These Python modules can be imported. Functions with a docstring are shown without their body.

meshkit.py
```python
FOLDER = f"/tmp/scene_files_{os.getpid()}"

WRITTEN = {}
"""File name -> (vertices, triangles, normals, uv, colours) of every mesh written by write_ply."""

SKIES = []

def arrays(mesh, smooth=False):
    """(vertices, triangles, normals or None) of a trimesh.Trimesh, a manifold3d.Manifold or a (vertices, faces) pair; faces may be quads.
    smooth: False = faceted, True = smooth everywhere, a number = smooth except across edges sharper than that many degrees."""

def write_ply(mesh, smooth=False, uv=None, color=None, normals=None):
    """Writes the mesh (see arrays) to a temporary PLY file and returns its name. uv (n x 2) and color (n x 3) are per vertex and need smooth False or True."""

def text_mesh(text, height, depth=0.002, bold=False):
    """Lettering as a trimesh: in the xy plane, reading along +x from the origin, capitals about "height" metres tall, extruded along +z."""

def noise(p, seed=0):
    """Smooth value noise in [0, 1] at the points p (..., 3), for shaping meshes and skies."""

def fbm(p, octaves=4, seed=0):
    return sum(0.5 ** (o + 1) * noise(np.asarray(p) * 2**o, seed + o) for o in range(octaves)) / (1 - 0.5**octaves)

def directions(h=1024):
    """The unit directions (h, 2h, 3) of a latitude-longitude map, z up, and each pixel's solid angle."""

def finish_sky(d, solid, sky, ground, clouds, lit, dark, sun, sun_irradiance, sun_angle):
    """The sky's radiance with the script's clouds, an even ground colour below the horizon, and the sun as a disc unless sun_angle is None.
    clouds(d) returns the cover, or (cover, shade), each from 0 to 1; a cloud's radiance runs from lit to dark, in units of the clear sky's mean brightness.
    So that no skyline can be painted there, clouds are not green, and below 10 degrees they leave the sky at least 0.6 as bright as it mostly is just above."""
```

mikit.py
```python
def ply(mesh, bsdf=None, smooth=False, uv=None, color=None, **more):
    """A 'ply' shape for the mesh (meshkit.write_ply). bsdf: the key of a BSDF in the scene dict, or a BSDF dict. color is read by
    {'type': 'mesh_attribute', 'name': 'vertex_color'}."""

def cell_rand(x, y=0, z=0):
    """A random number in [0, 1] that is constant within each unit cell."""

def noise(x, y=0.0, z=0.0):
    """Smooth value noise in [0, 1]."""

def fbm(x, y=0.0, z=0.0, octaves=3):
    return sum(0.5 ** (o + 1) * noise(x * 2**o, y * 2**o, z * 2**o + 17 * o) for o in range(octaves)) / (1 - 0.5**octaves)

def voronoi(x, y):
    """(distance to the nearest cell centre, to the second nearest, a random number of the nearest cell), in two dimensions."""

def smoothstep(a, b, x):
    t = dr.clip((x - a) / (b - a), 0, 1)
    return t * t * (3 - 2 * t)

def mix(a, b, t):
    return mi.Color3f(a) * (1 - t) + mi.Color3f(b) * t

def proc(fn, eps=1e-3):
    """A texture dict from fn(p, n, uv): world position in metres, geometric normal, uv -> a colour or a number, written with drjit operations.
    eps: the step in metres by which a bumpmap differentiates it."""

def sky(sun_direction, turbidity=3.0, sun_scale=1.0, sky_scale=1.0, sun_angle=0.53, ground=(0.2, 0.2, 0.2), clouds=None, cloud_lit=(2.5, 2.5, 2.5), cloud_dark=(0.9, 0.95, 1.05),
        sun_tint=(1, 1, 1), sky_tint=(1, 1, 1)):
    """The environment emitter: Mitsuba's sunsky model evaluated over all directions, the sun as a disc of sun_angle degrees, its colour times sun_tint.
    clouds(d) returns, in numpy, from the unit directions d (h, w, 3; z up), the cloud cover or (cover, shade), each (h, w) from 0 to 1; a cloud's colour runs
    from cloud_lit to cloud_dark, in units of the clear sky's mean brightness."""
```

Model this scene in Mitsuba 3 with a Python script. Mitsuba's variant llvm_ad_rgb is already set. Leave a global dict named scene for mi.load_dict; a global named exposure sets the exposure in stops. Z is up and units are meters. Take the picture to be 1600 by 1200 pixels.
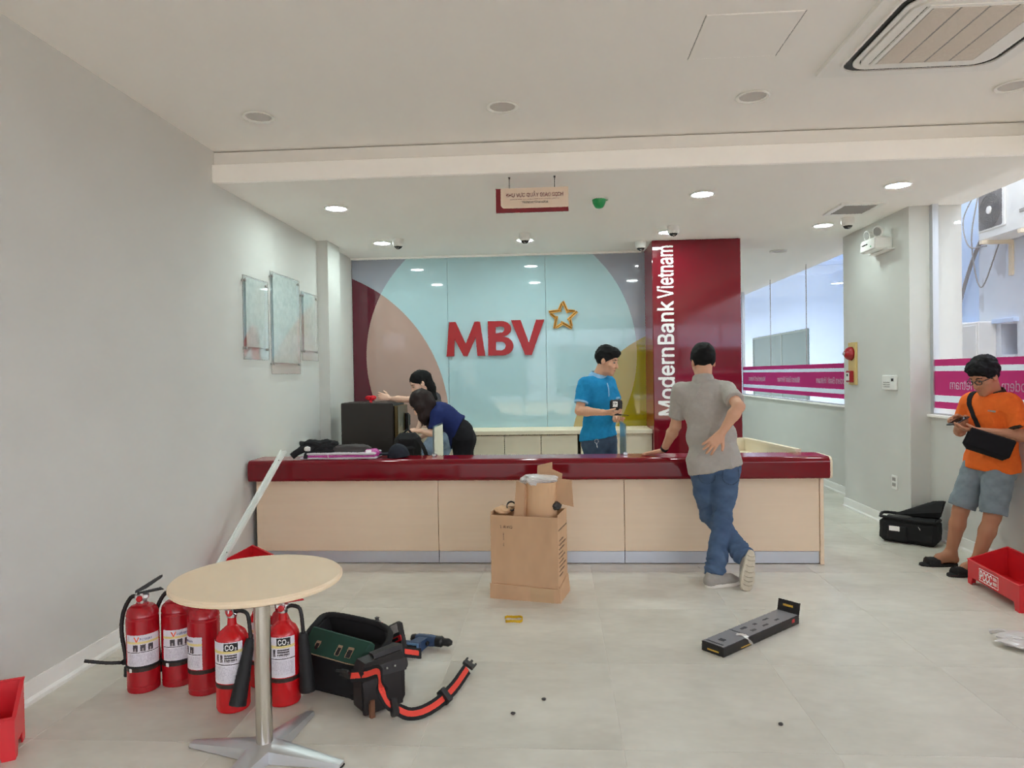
import math, random
import numpy as np, trimesh, drjit as dr, mitsuba as mi, mikit, meshkit
from shapely.geometry import Polygon, Point, box as sbox
T = mi.ScalarTransform4f
scene, labels = {}, {}
rng = random.Random(7)
V = lambda *a: np.array(a, float)

# ---------------------------------------------------------------- camera, sky, exposure
CAM = V(0, 0, 1.46)
yaw, pitch, roll = -0.0642, -0.0137, -0.0159
fwd = V(math.sin(yaw) * math.cos(pitch), math.cos(yaw) * math.cos(pitch), math.sin(pitch))
r0 = V(math.cos(yaw), -math.sin(yaw), 0)
u0 = np.cross(r0, fwd)
cam_right = r0 * math.cos(roll) + u0 * math.sin(roll)
cam_up = np.cross(cam_right, fwd)
scene['camera'] = dict(type='perspective', fov=math.degrees(2 * math.atan(800 / 1070)), fov_axis='x', near_clip=0.05, far_clip=300.0,
                       to_world=T().look_at(origin=CAM.tolist(), target=(CAM + fwd).tolist(), up=cam_up.tolist()))

def cloud_cover(d):
    n = meshkit.fbm(d * 3.0, 3, seed=4)
    return np.ones(d.shape[:2]), np.clip((n - 0.35) * 1.2, 0, 0.6)
scene['sky'] = mikit.sky((0.4, -0.5, 0.9), turbidity=4.0, sun_scale=0.0, sky_scale=1.0, ground=(0.35, 0.34, 0.32),
                         clouds=cloud_cover, cloud_lit=(0.96, 1.01, 1.10), cloud_dark=(0.79, 0.83, 0.90))
LAMP = 3.15          # radiance of the ceiling downlights
exposure = 5.34

# ---------------------------------------------------------------- helpers
def lin(c):
    c = np.asarray(c, float) / 255
    return [float(v) for v in np.where(c <= 0.04045, c / 12.92, ((c + 0.055) / 1.055) ** 2.4)]

def rgb(c): return {'type': 'rgb', 'value': [float(v) for v in c]}

def mat(key, color, rough=0.6, metallic=0.0, spec=0.5, coat=0.0, bump=None, sheen=0.0, **kw):
    """color: sRGB 0-255 triple or a proc dict."""
    base = color if isinstance(color, dict) else rgb(lin(color))
    b = dict(type='principled', base_color=base, roughness=float(rough), metallic=float(metallic), specular=float(spec))
    if coat: b['clearcoat'] = float(coat); b['clearcoat_gloss'] = 0.95
    if sheen: b['sheen'] = float(sheen)
    b.update(kw)
    if bump is not None:
        b = {'type': 'bumpmap', 'tex': bump[0], 'scale': float(bump[1]), 'bsdf': b}
    scene['mat_' + key] = {'type': 'twosided', 'bsdf': b}

used = {}
def numbered(k):
    n = used.get(k, 0); used[k] = n + 1
    return k if n == 0 else '%s_%03d' % (k, n)

def thing(kind, label, cat, group=None):
    k = numbered(kind)
    labels[k] = {'label': label, 'category': cat}
    if group: labels[k]['group'] = group
    return k

def shape(key, mesh, m, smooth=35, **kw):
    scene[key] = mikit.ply(mesh, 'mat_' + m, smooth=smooth, **kw)
    return key

def part(parent, kind, mesh, m, smooth=35, label=None, **kw):
    k = numbered(parent + '__' + kind)
    shape(k, mesh, m, smooth, **kw)
    if label: labels[k] = {'label': label}
    return k

def single(kind, label, cat, mesh, m, smooth=35, group=None, **kw):
    k = thing(kind, label, cat, group)
    return shape(k, mesh, m, smooth, **kw)

def struct(key, mesh=None, m=None, label=None, smooth=35, **kw):
    labels[key] = {'kind': 'structure'}
    if label: labels[key]['label'] = label
    if mesh is not None: shape(key, mesh, m, smooth, **kw)
    return key

def rot(axis, ang):
    return trimesh.transformations.rotation_matrix(ang, axis)[:3, :3]
def rz(a): return rot([0, 0, 1], a)

def move(m, t=(0, 0, 0), R=None):
    m = m.copy()
    v = np.asarray(m.vertices)
    if R is not None: v = v @ np.asarray(R).T
    m.vertices = v + np.asarray(t, float)
    return m

def join(*ms):
    ms = [x for q in ms for x in (q if isinstance(q, (list, tuple)) else [q])]
    return trimesh.util.concatenate(ms)

def bx(x0, x1, y0, y1, z0, z1):
    m = trimesh.creation.box((x1 - x0, y1 - y0, z1 - z0))
    return move(m, ((x0 + x1) / 2, (y0 + y1) / 2, (z0 + z1) / 2))

def cb(x0, x1, y0, y1, z0, z1, r=0.004):
    """chamfered box from extents"""
    a, b, c = abs(x1 - x0) / 2, abs(y1 - y0) / 2, abs(z1 - z0) / 2
    r = min(r, a * .9, b * .9, c * .9)
    p = [(sx * p0, sy * p1, sz * p2) for sx in (-1, 1) for sy in (-1, 1) for sz in (-1, 1)
         for p0, p1, p2 in ((a, b - r, c - r), (a - r, b, c - r), (a - r, b - r, c))]
    m = trimesh.convex.convex_hull(np.array(p))
    return move(m, ((x0 + x1) / 2, (y0 + y1) / 2, (z0 + z1) / 2))

def hull(pts): return trimesh.convex.convex_hull(np.array(pts, float))

def frame(a, b, up=(0, 0, 1)):
    z = np.asarray(b, float) - a; L = np.linalg.norm(z); z = z / L
    up = np.asarray(up, float)
    if abs(z @ up) > 0.98: up = V(1, 0, 0) if abs(z[0]) < 0.9 else V(0, 1, 0)
    x = np.cross(up, z); x /= np.linalg.norm(x)
    return np.stack([x, np.cross(z, x), z], 1), L

def cyl(a, b, r, r2=None, n=24):
    r2 = r if r2 is None else r2
    R, L = frame(np.asarray(a, float), b)
    prof = [(0, 0), (r, 0), (r2, L), (0, L)]
    return move(trimesh.creation.revolve(np.array(prof, float), sections=n), a, R)

def lathe(prof, loc=(0, 0, 0), n=32, R=None):
    return move(trimesh.creation.revolve(np.array(prof, float), sections=n), loc, R)

def spline(pts, n):
    p = np.asarray(pts, float)
    q = np.vstack([2 * p[0] - p[1], p, 2 * p[-1] - p[-2]])
    out = []
    for i in range(len(p) - 1):
        a, b, c, d = q[i:i + 4]
        for t in np.linspace(0, 1, n, endpoint=False):
            out.append(.5 * (2 * b + (c - a) * t + (2 * a - 5 * b + 4 * c - d) * t * t + (3 * b - a - 3 * c + d) * t ** 3))
    return np.array(out + [p[-1]])

def sweep(path, section, up=(0, 0, 1), ups=None, caps=True):
    """sweep a closed 2-D section (k,2) along the path; section x along side, y along up"""
    p = np.asarray(path, float); s = np.asarray(section, float)
    t = np.gradient(p, axis=0); t /= np.linalg.norm(t, axis=1, keepdims=True)
    U = np.tile(np.asarray(up, float), (len(p), 1)) if ups is None else np.asarray(ups, float)
    x = np.cross(t, U); x /= np.linalg.norm(x, axis=1, keepdims=True) + 1e-9
    y = np.cross(x, t)
    k = len(s)
    v = (p[:, None] + x[:, None] * s[None, :, :1] + y[:, None] * s[None, :, 1:]).reshape(-1, 3)
    f = []
    for i in range(len(p) - 1):
        for j in range(k):
            a, b = i * k + j, i * k + (j + 1) % k
            f += [(a, b, b + k), (a, b + k, a + k)]
    if caps:
        for j in range(1, k - 1):
            f += [(0, j + 1, j), ((len(p) - 1) * k, (len(p) - 1) * k + j, (len(p) - 1) * k + j + 1)]
    m = trimesh.Trimesh(v, f, process=False)
    m.fix_normals()
    return m

def ring(r, n=10):
    a = np.arange(n) * 2 * math.pi / n
    return np.stack([np.cos(a), np.sin(a)], 1) * r

def tube(pts, r, n=8, k=10):
    p = spline(pts, k) if len(pts) > 2 else np.asarray(pts, float)
    t = np.gradient(p, axis=0); t /= np.linalg.norm(t, axis=1, keepdims=True)
    u = V(0, 0, 1) if abs(t[0][2]) < .9 else V(1, 0, 0)
    ups = []
    for q in t:
        u = u - q * (u @ q); u /= np.linalg.norm(u); ups.append(u)
    return sweep(p, ring(r, n), ups=ups)

def extr(poly, h, loc=(0, 0, 0), R=None):
    m = trimesh.creation.extrude_polygon(poly, h, engine='earcut')
    return move(m, loc, R)

# orientation for flat things on walls: local x -> along wall, local y -> up, local z -> out of the wall
FACE_S = np.array([[1, 0, 0], [0, 0, -1], [0, 1, 0]], float)          # faces -y (towards the camera)
FACE_W = np.array([[0, 0, -1], [-1, 0, 0], [0, 1, 0]], float)         # faces -x (on the right wall)
FACE_E = np.array([[0, 0, 1], [1, 0, 0], [0, 1, 0]], float)           # faces +x (on the left wall)

def text(s, h, depth=0.002, width=None, bold=False):
    m = meshkit.text_mesh(s, h, depth, bold)
    v = np.array(m.vertices)
    v[:, 0] -= v[:, 0].min()
    if width: v[:, 0] *= width / v[:, 0].max()
    m.vertices = v
    return m

# ---------------------------------------------------------------- materials
N, FB, SS, MX = mikit.noise, mikit.fbm, mikit.smoothstep, mikit.mix

def floor_fn(p, n, uv):
    c = mikit.cell_rand(dr.floor((p.x + 0.56) / 0.8), dr.floor((p.y - 2.65) / 0.8), 3)
    a = FB(p.x * 2.2 + c * 31, p.y * 3.2 + c * 17, c * 9, 4)
    b = FB(p.x * 14 + 5, p.y * 24, 3.0, 3)
    k = dr.clip(0.5 + (a - 0.5) * 1.2 + (b - 0.5) * 0.35 + (c - .5) * 0.15, 0, 1)
    return MX(lin((186, 182, 171)), lin((212, 209, 199)), k)
mat('floor_tile', mikit.proc(floor_fn), rough=0.34, spec=0.45)
mat('plaster_white', (198, 216, 242), 0.9)
mat('grout', (205, 201, 192), 0.8)
def wall_fn(p, n, uv):
    return MX(lin((203, 203, 199)), lin((211, 211, 207)), FB(p.x * 2.1, p.y * 2.1, p.z * 2.1, 3))
mat('wall_paint', mikit.proc(wall_fn), 0.75, spec=0.25)
mat('ceiling_paint', (232, 230, 226), 0.85, spec=0.15)
mat('white_gloss', (232, 231, 228), 0.35)
mat('white_plastic', (226, 225, 221), 0.4)
mat('grey_plastic', (150, 148, 145), 0.5)
mat('trim_white', (252, 250, 246), 0.5)
mat('aluminium', (205, 208, 212), 0.35, metallic=0.85)
mat('kick_metal', (206, 212, 222), 0.38, metallic=0.7)
mat('steel', (204, 198, 188), 0.14, metallic=1.0)
mat('chrome', (220, 220, 222), 0.12, metallic=1.0)
mat('cast_grey', (204, 206, 210), 0.34, metallic=0.75)
def beige_fn(p, n, uv):
    return MX(lin((230, 208, 181)), lin((235, 214, 188)), FB(p.x * 3, p.z * 60, p.y * 3, 3))
mat('beige_laminate', mikit.proc(beige_fn), 0.42, spec=0.4)
mat('cream_laminate', (226, 213, 188), 0.45)
mat('shade_gap', (66, 56, 48), 0.8)
mat('maroon_gloss', (116, 6, 24), 0.08, spec=0.42, coat=0.15)
mat('maroon_glass', (116, 10, 30), 0.05, spec=0.55, coat=0.2)
mat('sign_red', (164, 14, 24), 0.28, coat=0.3)
mat('gold', (222, 164, 80), 0.4, metallic=0.45)
mat('gold_dark', (120, 78, 34), 0.4, metallic=0.6)
mat('white_letter', (245, 243, 243), 0.5)
mat('black_plastic', (24, 24, 26), 0.45)
mat('black_rubber', (20, 20, 22), 0.6)
mat('black_gloss', (14, 14, 16), 0.08, coat=0.6)
mat('dark_grey', (58, 56, 55), 0.6)
mat('window_glass', (255, 255, 255)); scene['mat_window_glass'] = {'type': 'thindielectric', 'int_ior': 1.5, 'ext_ior': 1.0}
scene['mat_clear_acrylic'] = {'type': 'thindielectric', 'int_ior': 1.25, 'ext_ior': 1.0}
scene['mat_green_glass'] = {'type': 'principled', 'base_color': rgb((0.30, 0.50, 0.47)), 'roughness': 0.05, 'spec_trans': 0.55, 'eta': 1.1}

def mural_fn(p, n, uv):
    x, z = p.x, p.z
    def inside(cx, cz, r):
        return SS(r + 0.003, r - 0.003, dr.sqrt(dr.square(x - cx) + dr.square(z - cz)))
    a, b, c = inside(-3.108, 0.915, 1.851), inside(-0.648, 1.69, 1.584), inside(1.673, 0.501, 1.517)
    blue, grey = mi.Color3f(lin((176, 207, 214))), mi.Color3f(lin((158, 163, 176)))
    col = grey * (1 - b) + blue * b
    left = mi.Color3f(lin((92, 24, 42))) * (1 - b) + mi.Color3f(lin((182, 152, 141))) * b
    col = col * (1 - a) + left * a
    right = mi.Color3f(lin((158, 142, 22))) * (1 - b) + mi.Color3f(lin((186, 168, 120))) * b
    return col * (1 - c) + right * c
mat('mural', mikit.proc(mural_fn), 0.03, spec=0.75)

# ---------------------------------------------------------------- the room
ZU, ZL = 3.09, 2.86            # heights of the front (higher) and back (lower) ceilings
XL, XR, XR2 = -2.42, 3.23, 3.30
YF, YM, YB = -4.2, 7.98, 13.5

# floor: a grout bed with 80 cm tiles on it
struct('floor', bx(XL - .2, XR2 + .3, YF, YB, -0.06, -0.0012), 'grout', 'beige stone-look floor tiles')
for i in range(-3, 6):
    for j in range(-9, 14):
        x0, y0 = -0.56 + .8 * i, 2.65 + .8 * j
        a, b, c, d = max(x0, XL - .1), min(x0 + .8, XR2 + .2), max(y0, YF), min(y0 + .8, YB)
        if b - a < .02 or d - c < .02: continue
        part('floor', 'tile', cb(a + .0012, b - .0012, c + .0012, d - .0012, -0.03, 0, .0012), 'floor_tile', False)

struct('wall_left', bx(XL - .15, XL, YF, 8.2, 0, ZU), 'wall_paint', 'white painted left wall')
part('wall_left', 'pilaster', bx(XL - .02, -2.31, 6.88, 7.27, 0, ZL), 'wall_paint', False)
part('wall_left', 'return', bx(XL - .02, -2.395, 7.27, 7.99, 0, ZL), 'wall_paint', False)
struct('wall_back', bx(XL - .15, 1.97, 8.02, 8.15, 0, ZL), 'wall_paint', 'back wall behind the glass mural')
struct('wall_far', bx(-1.6, XR2 + .2, YB - .1, YB, 0, ZL), 'wall_paint', 'end wall of the room behind the red column')
part('wall_far', 'return', bx(-1.6, -1.5, 8.15, YB - .1, 0, ZL), 'wall_paint', False)

# right wall: low parapets under two windows with a pier between them
struct('wall_right', bx(XR, XR + .16, YF, 6.14, 0, 1.04), 'wall_paint', 'white right wall with pier and window parapets', False)
part('wall_right', 'parapet', bx(XR2 + .03, XR2 + .2, 7.5, YB - .1, 0, 1.02), 'wall_paint', False)
part('wall_right', 'pier', cb(3.06, 3.5, 6.14, 7.5, 0, ZL, .003), 'wall_paint')
part('wall_right', 'lintel', bx(XR, XR + .16, YF, 4.75, ZL, ZU), 'wall_paint', False)
part('wall_right', 'sill', cb(XR - .035, XR + .16, YF, 6.14, 1.04, 1.062, .004), 'trim_white')
part('wall_right', 'sill', cb(XR2 - .01, XR2 + .2, 7.5, YB - .1, 1.02, 1.042, .004), 'trim_white')
part('wall_right', 'upper_wall', bx(XR, XR + .3, YF, 9, ZL + .2, 4.6), 'wall_paint', False)

part('wall_right', 'upper_wall', bx(XR, XR + .3, 9, 36, ZL + .2, 13.0), 'wall_paint', False)
struct('wall_outside', bx(XR + .27, 6, 35.5, 36, 0, 13), 'plaster_white', 'end of the alley', False)

# ceilings
struct('ceiling', bx(XL - .1, XR + .1, YF, 4.88, ZU, ZU + .1), 'ceiling_paint', 'white plaster ceiling', False)
part('ceiling', 'lower_slab', bx(XL - .1, XR2 + .2, 4.78, YB, ZL, ZL + .22), 'ceiling_paint', False)
part('ceiling', 'cove_face', bx(XL - .02, XR + .1, 4.87, 4.95, ZL + .1, ZU + .02), 'ceiling_paint', False)
struct('trim_1', cb(XL - .01, XR + .1, 4.75, 4.782, ZL - .001, 2.987, .003), 'trim_white', 'white fascia board of the ceiling step')
struct('trim_2', cb(XL + .02, 1.0, 7.945, 7.99, ZL - .022, ZL, .003), 'trim_white', 'white rail above the glass mural')

# skirtings: a tall plain board with a rounded foot
def skirting(key, a, b, nrm, label):
    prof = np.array([(0, 0), (.028, 0), (.028, .018), (.016, .03), (.014, .085), (.010, .1), (0, .1)])
    a, b = np.array(a, float), np.array(b, float); L = np.linalg.norm(b - a)
    d = (b - a) / L; nr = np.array(nrm, float)
    m = trimesh.creation.extrude_polygon(Polygon(prof), L, engine='earcut')
    v = np.array(m.vertices)
    m.vertices = a + v[:, :1] * nr + v[:, 1:2] * V(0, 0, 1) + v[:, 2:] * d
    m.fix_normals()
    struct(key, m, 'white_gloss', label)
skirting('baseboard_left', (XL, YF, 0), (XL, 6.88, 0), (1, 0, 0), 'white skirting along the left wall')
skirting('baseboard_pier', (3.06, 6.14, 0), (3.06, 7.5, 0), (-1, 0, 0), 'white skirting along the pier')
skirting('baseboard_right', (XR, YF, 0), (XR, 6.14, 0), (-1, 0, 0), 'white skirting under the near window')
skirting('baseboard_far', (XR2 + .03, 7.5, 0), (XR2 + .03, YB - .1, 0), (-1, 0, 0), 'white skirting under the far window')

# shop front behind the camera: posts and a header, open in between
struct('wall_front', bx(XL - .15, XR + .3, YF - .15, YF, 2.75, ZU + .3), 'wall_paint', 'header over the open shop front', False)
for x in (-2.4, -.95, .55, 2.0, 3.2):
    part('wall_front', 'mullion', cb(x - .03, x + .03, YF - .1, YF - .02, 0, 2.75), 'aluminium', False)
part('wall_front', 'transom', cb(XL, XR, YF - .1, YF - .02, 2.2, 2.26), 'aluminium', False)

# windows of the right wall
film = dict(type='principledthin', roughness=0.4, diff_trans=1.0, spec_trans=0.0, eta=1.3)
scene['mat_film_magenta'] = {**film, 'base_color': rgb(lin((190, 62, 116)))}
scene['mat_film_white'] = {**film, 'base_color': rgb(lin((228, 236, 240)))}
scene['mat_film_letter'] = {**film, 'base_color': rgb(lin((235, 225, 235)))}
def window(key, x, y0, y1, z0, joints, zc, texts, label):
    struct(key, None, None, label)
    edges = [y0] + joints + [y1]
    for a, b in zip(edges[:-1], edges[1:]):
        pane = trimesh.Trimesh([(x, a + .003, z0), (x, b - .003, z0), (x, b - .003, ZL), (x, a + .003, ZL)], [(0, 2, 1), (0, 3, 2)])
        part(key, 'pane', pane, 'window_glass', False)
    for j in joints:
        part(key, 'joint', bx(x - .005, x + .005, j - .003, j + .003, z0, ZL), 'grey_plastic', False)
    part(key, 'frame', join(bx(x - .02, x + .03, y0 - .04, y0, z0 - .02, ZL), bx(x - .02, x + .03, y1, y1 + .05, z0 - .02, ZL), bx(x - .02, x + .03, y0, y1, z0 - .02, z0 + .012)), 'aluminium', False)
    xs = x - .008
    for a, b, m in ((1.476, 1.531, 'film_magenta'), (1.432, 1.476, 'film_white'), (1.228, 1.432, 'film_magenta'), (1.173, 1.228, 'film_white'), (1.118, 1.173, 'film_magenta')):
        q = trimesh.Trimesh([(xs, y0, a), (xs, y1, a), (xs, y1, b), (xs, y0, b)], [(0, 2, 1), (0, 3, 2)])
        part(key, 'film_stripe', q, m, False)
    for yt, L, cap in texts:      # lettering seen from its back: starts at the near end, runs away from the camera mirrored
        m = text('Modern Bank Vietnam', cap, .001, L)
        v = np.array(m.vertices)
        m.vertices = np.stack([xs - .004 - v[:, 2] * 0 - v[:, 2], yt + v[:, 0], zc - cap / 2 + v[:, 1]], 1)
        m.fix_normals()
        part(key, 'lettering', m, 'film_letter', False)
window('window_1', XR + .02, YF + .1, 6.09, 1.062, [1.0, 3.6], 1.322, [(4.86, 1.0, .078), (3.2, 1.0, .078)], 'near right window with magenta stripe film')
window('window_2', XR2 + .03, 7.5, 12.4, 1.042, [9.336, 10.855], 1.33, [(9.58, .93, .078), (8.05, .93, .078), (11.12, .93, .078)], 'far right window with magenta stripe film')

# ---------------------------------------------------------------- outside
mat('pavement', (176, 156, 128), 0.9)
def grey_fn(p, n, uv):
    k = FB(p.y * 1.2, p.z * 1.7, 2.0, 4); s = SS(.62, .7, FB(p.y * 5, p.z * 2.2, 7.0, 3))
    return MX(MX(lin((206, 213, 222)), lin((222, 228, 236)), k), lin((176, 178, 182)), s * .5)
mat('plaster_grey', mikit.proc(grey_fn), 0.9, spec=.1)
mat('dark_pane', (88, 108, 106), 0.5, spec=.15)
mat('shutter_green', (96, 112, 106), 0.5)
struct('ground_outside', join(bx(-30, 30, -40, YF, -.12, -.02), bx(XR + .3, 12, YF, 45, -.12, -.02)), 'pavement', 'pavement outside', False)

b = thing('neighbour_building', 'white neighbouring building with a dark window across the alley seen through the far window', 'building')
part(b, 'wall', bx(5.6, 7.6, 9.9, 36, 0, 13), 'plaster_white', False)
part(b, 'canopy', cb(3.62, 5.6, 13.1, 14.4, 3.40, 3.50, .01), 'plaster_white', False)
for y0, y1, z0, z1 in ((15.6, 19.7, 1.5, 2.38), (15.6, 19.7, .55, .98)):
    w = part(b, 'window', join(bx(5.56, 5.6, y0 - .06, y0, z0, z1), bx(5.56, 5.6, y1, y1 + .06, z0, z1), bx(5.56, 5.6, y0, y1, z1 - .05, z1), bx(5.56, 5.6, y0, y1, z0, z0 + .05), bx(5.57, 5.6, 17.3, 17.38, z0, z1)), 'shutter_green', False)
    part(w, 'pane', bx(5.58, 5.605, y0, y1, z0, z1), 'dark_pane', False)
b = thing('alley_wall', 'grey plastered wall with a small opening behind the outdoor air conditioner', 'wall')
def alley_holes():
    o = sbox(1.0, 0.0, 8.77, 5.0)
    o = o.difference(sbox(8.08, 1.6, 8.36, 1.96))
    return extr(o, .3, (5.2, 0, 0), np.array([[0, 0, 1], [1, 0, 0], [0, 1, 0]], float))
part(b, 'wall', alley_holes(), 'plaster_grey', False)
part(b, 'ledge', cb(5.14, 5.22, 8.05, 8.44, 1.97, 2.02), 'plaster_white', False)
part(b, 'opening_back', bx(5.44, 5.49, 8.0, 8.45, 1.5, 2.05), 'shutter_green', False)
part(b, 'corner_strip', bx(5.22, 5.62, 8.77, 9.88, 0, 13), 'plaster_white', False)
for y0, y1, z1, m, l in ((8.44, 8.83, 2.0, 'white_plastic', 'white electrical cabinet on the alley wall'), (8.86, 9.2, 2.02, 'plaster_grey', 'grey electrical cabinet beside the white one in the alley')):
    e = thing('electrical_cabinet', l, 'cabinet')
    part(e, 'body', cb(4.99, 5.199, y0, y1, 1.0, z1, .01), m)
    part(e, 'door', cb(4.975, 4.99, y0 + .02, y1 - .02, 1.05, z1 - .04, .004), m)

ac = thing('outdoor_air_conditioner', 'white outdoor air conditioner unit on brackets on the alley wall', 'air conditioner')
part(ac, 'casing', cb(4.9, 5.18, 7.35, 8.28, 2.9, 3.53, .02), 'white_plastic')
part(ac, 'grille_frame', cb(4.885, 4.9, 7.78, 8.25, 3.0, 3.44, .012), 'white_plastic')
mat('fan_grey', (112, 110, 112), 0.6)
ag = np.array([[0, 0, -1], [-1, 0, 0], [0, 1, 0]], float)
part(ac, 'fan_recess', extr(sbox(-.185, -.18, .185, .18).buffer(.02), .003, (4.885, 8.03, 3.22), ag), 'fan_grey', False)
part(ac, 'grille', join([lathe([(r - .004, -.004), (r + .004, -.004), (r + .004, .004), (r - .004, .004), (r - .004, -.004)], (4.876, 8.03, 3.22), 40, np.array([[0, 0, -1], [0, 1, 0], [1, 0, 0]], float)) for r in np.arange(.05, .19, .022)] +
     [cyl((4.876, 8.03 + .04 * math.cos(t), 3.22 + .04 * math.sin(t)), (4.876, 8.03 + .19 * math.cos(t + .3), 3.22 + .21 * math.sin(t + .3)), .0025, n=6) for t in np.arange(24) * math.pi / 12]), 'fan_grey')
part(ac, 'hub', lathe([(0, 0), (.045, 0), (.04, .012), (0, .016)], (4.874, 8.03, 3.22), 24, np.array([[0, 0, -1], [0, 1, 0], [1, 0, 0]], float)), 'white_plastic')
part(ac, 'handle', cb(4.89, 4.9, 7.42, 7.56, 3.08, 3.12, .006), 'grey_plastic')
part(ac, 'badge', cb(4.894, 4.9, 7.5, 7.62, 3.45, 3.47, .002), 'sign_red')
for y in (7.5, 8.15):
    part(ac, 'bracket', join(bx(4.85, 5.2, y - .025, y + .025, 2.86, 2.9), bx(5.17, 5.2, y - .025, y + .025, 2.5, 2.9)), 'cream_laminate', False)
for pts, l in (([(5.15, 8.75, 3.6), (5.12, 8.95, 3.3), (5.1, 8.8, 2.95), (5.13, 8.5, 2.9)], 'grey cable looping beside the outdoor air conditioner'),
               ([(5.15, 8.7, 3.55), (5.12, 8.78, 3.0), (5.12, 8.6, 2.42), (5.15, 8.3, 2.9)], 'hanging grey cable under the outdoor air conditioner')):
    single('cable', l, 'cable', tube(pts, .008, 6, 12), 'grey_plastic')
single('drain_pipe', 'grey drain pipe slanting down the alley wall to the grey cabinet', 'pipe', tube([(5.17, 8.6, 3.1), (5.17, 8.9, 2.7), (5.17, 9.25, 2.03)], .022, 8, 10), 'grey_plastic')
b = thing('street_building', 'row of shops across the street behind the camera', 'building')
part(b, 'wall', bx(-26, 26, -25, -21, 0, 5.2), 'plaster_grey', False)
for k in range(8):
    part(b, 'shop_window', bx(-24 + 6 * k, -19.5 + 6 * k, -21.04, -20.98, .3, 2.6), 'dark_pane', False)
    part(b, 'awning', hull([(-24.3 + 6 * k, -21, 3), (-19.2 + 6 * k, -21, 3), (-24.3 + 6 * k, -19.6, 2.7), (-19.2 + 6 * k, -19.6, 2.7), (-24.3 + 6 * k, -21, 2.7), (-19.2 + 6 * k, -21, 2.7)]), 'maroon_gloss' if k % 3 == 1 else 'plaster_white', False)

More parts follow.
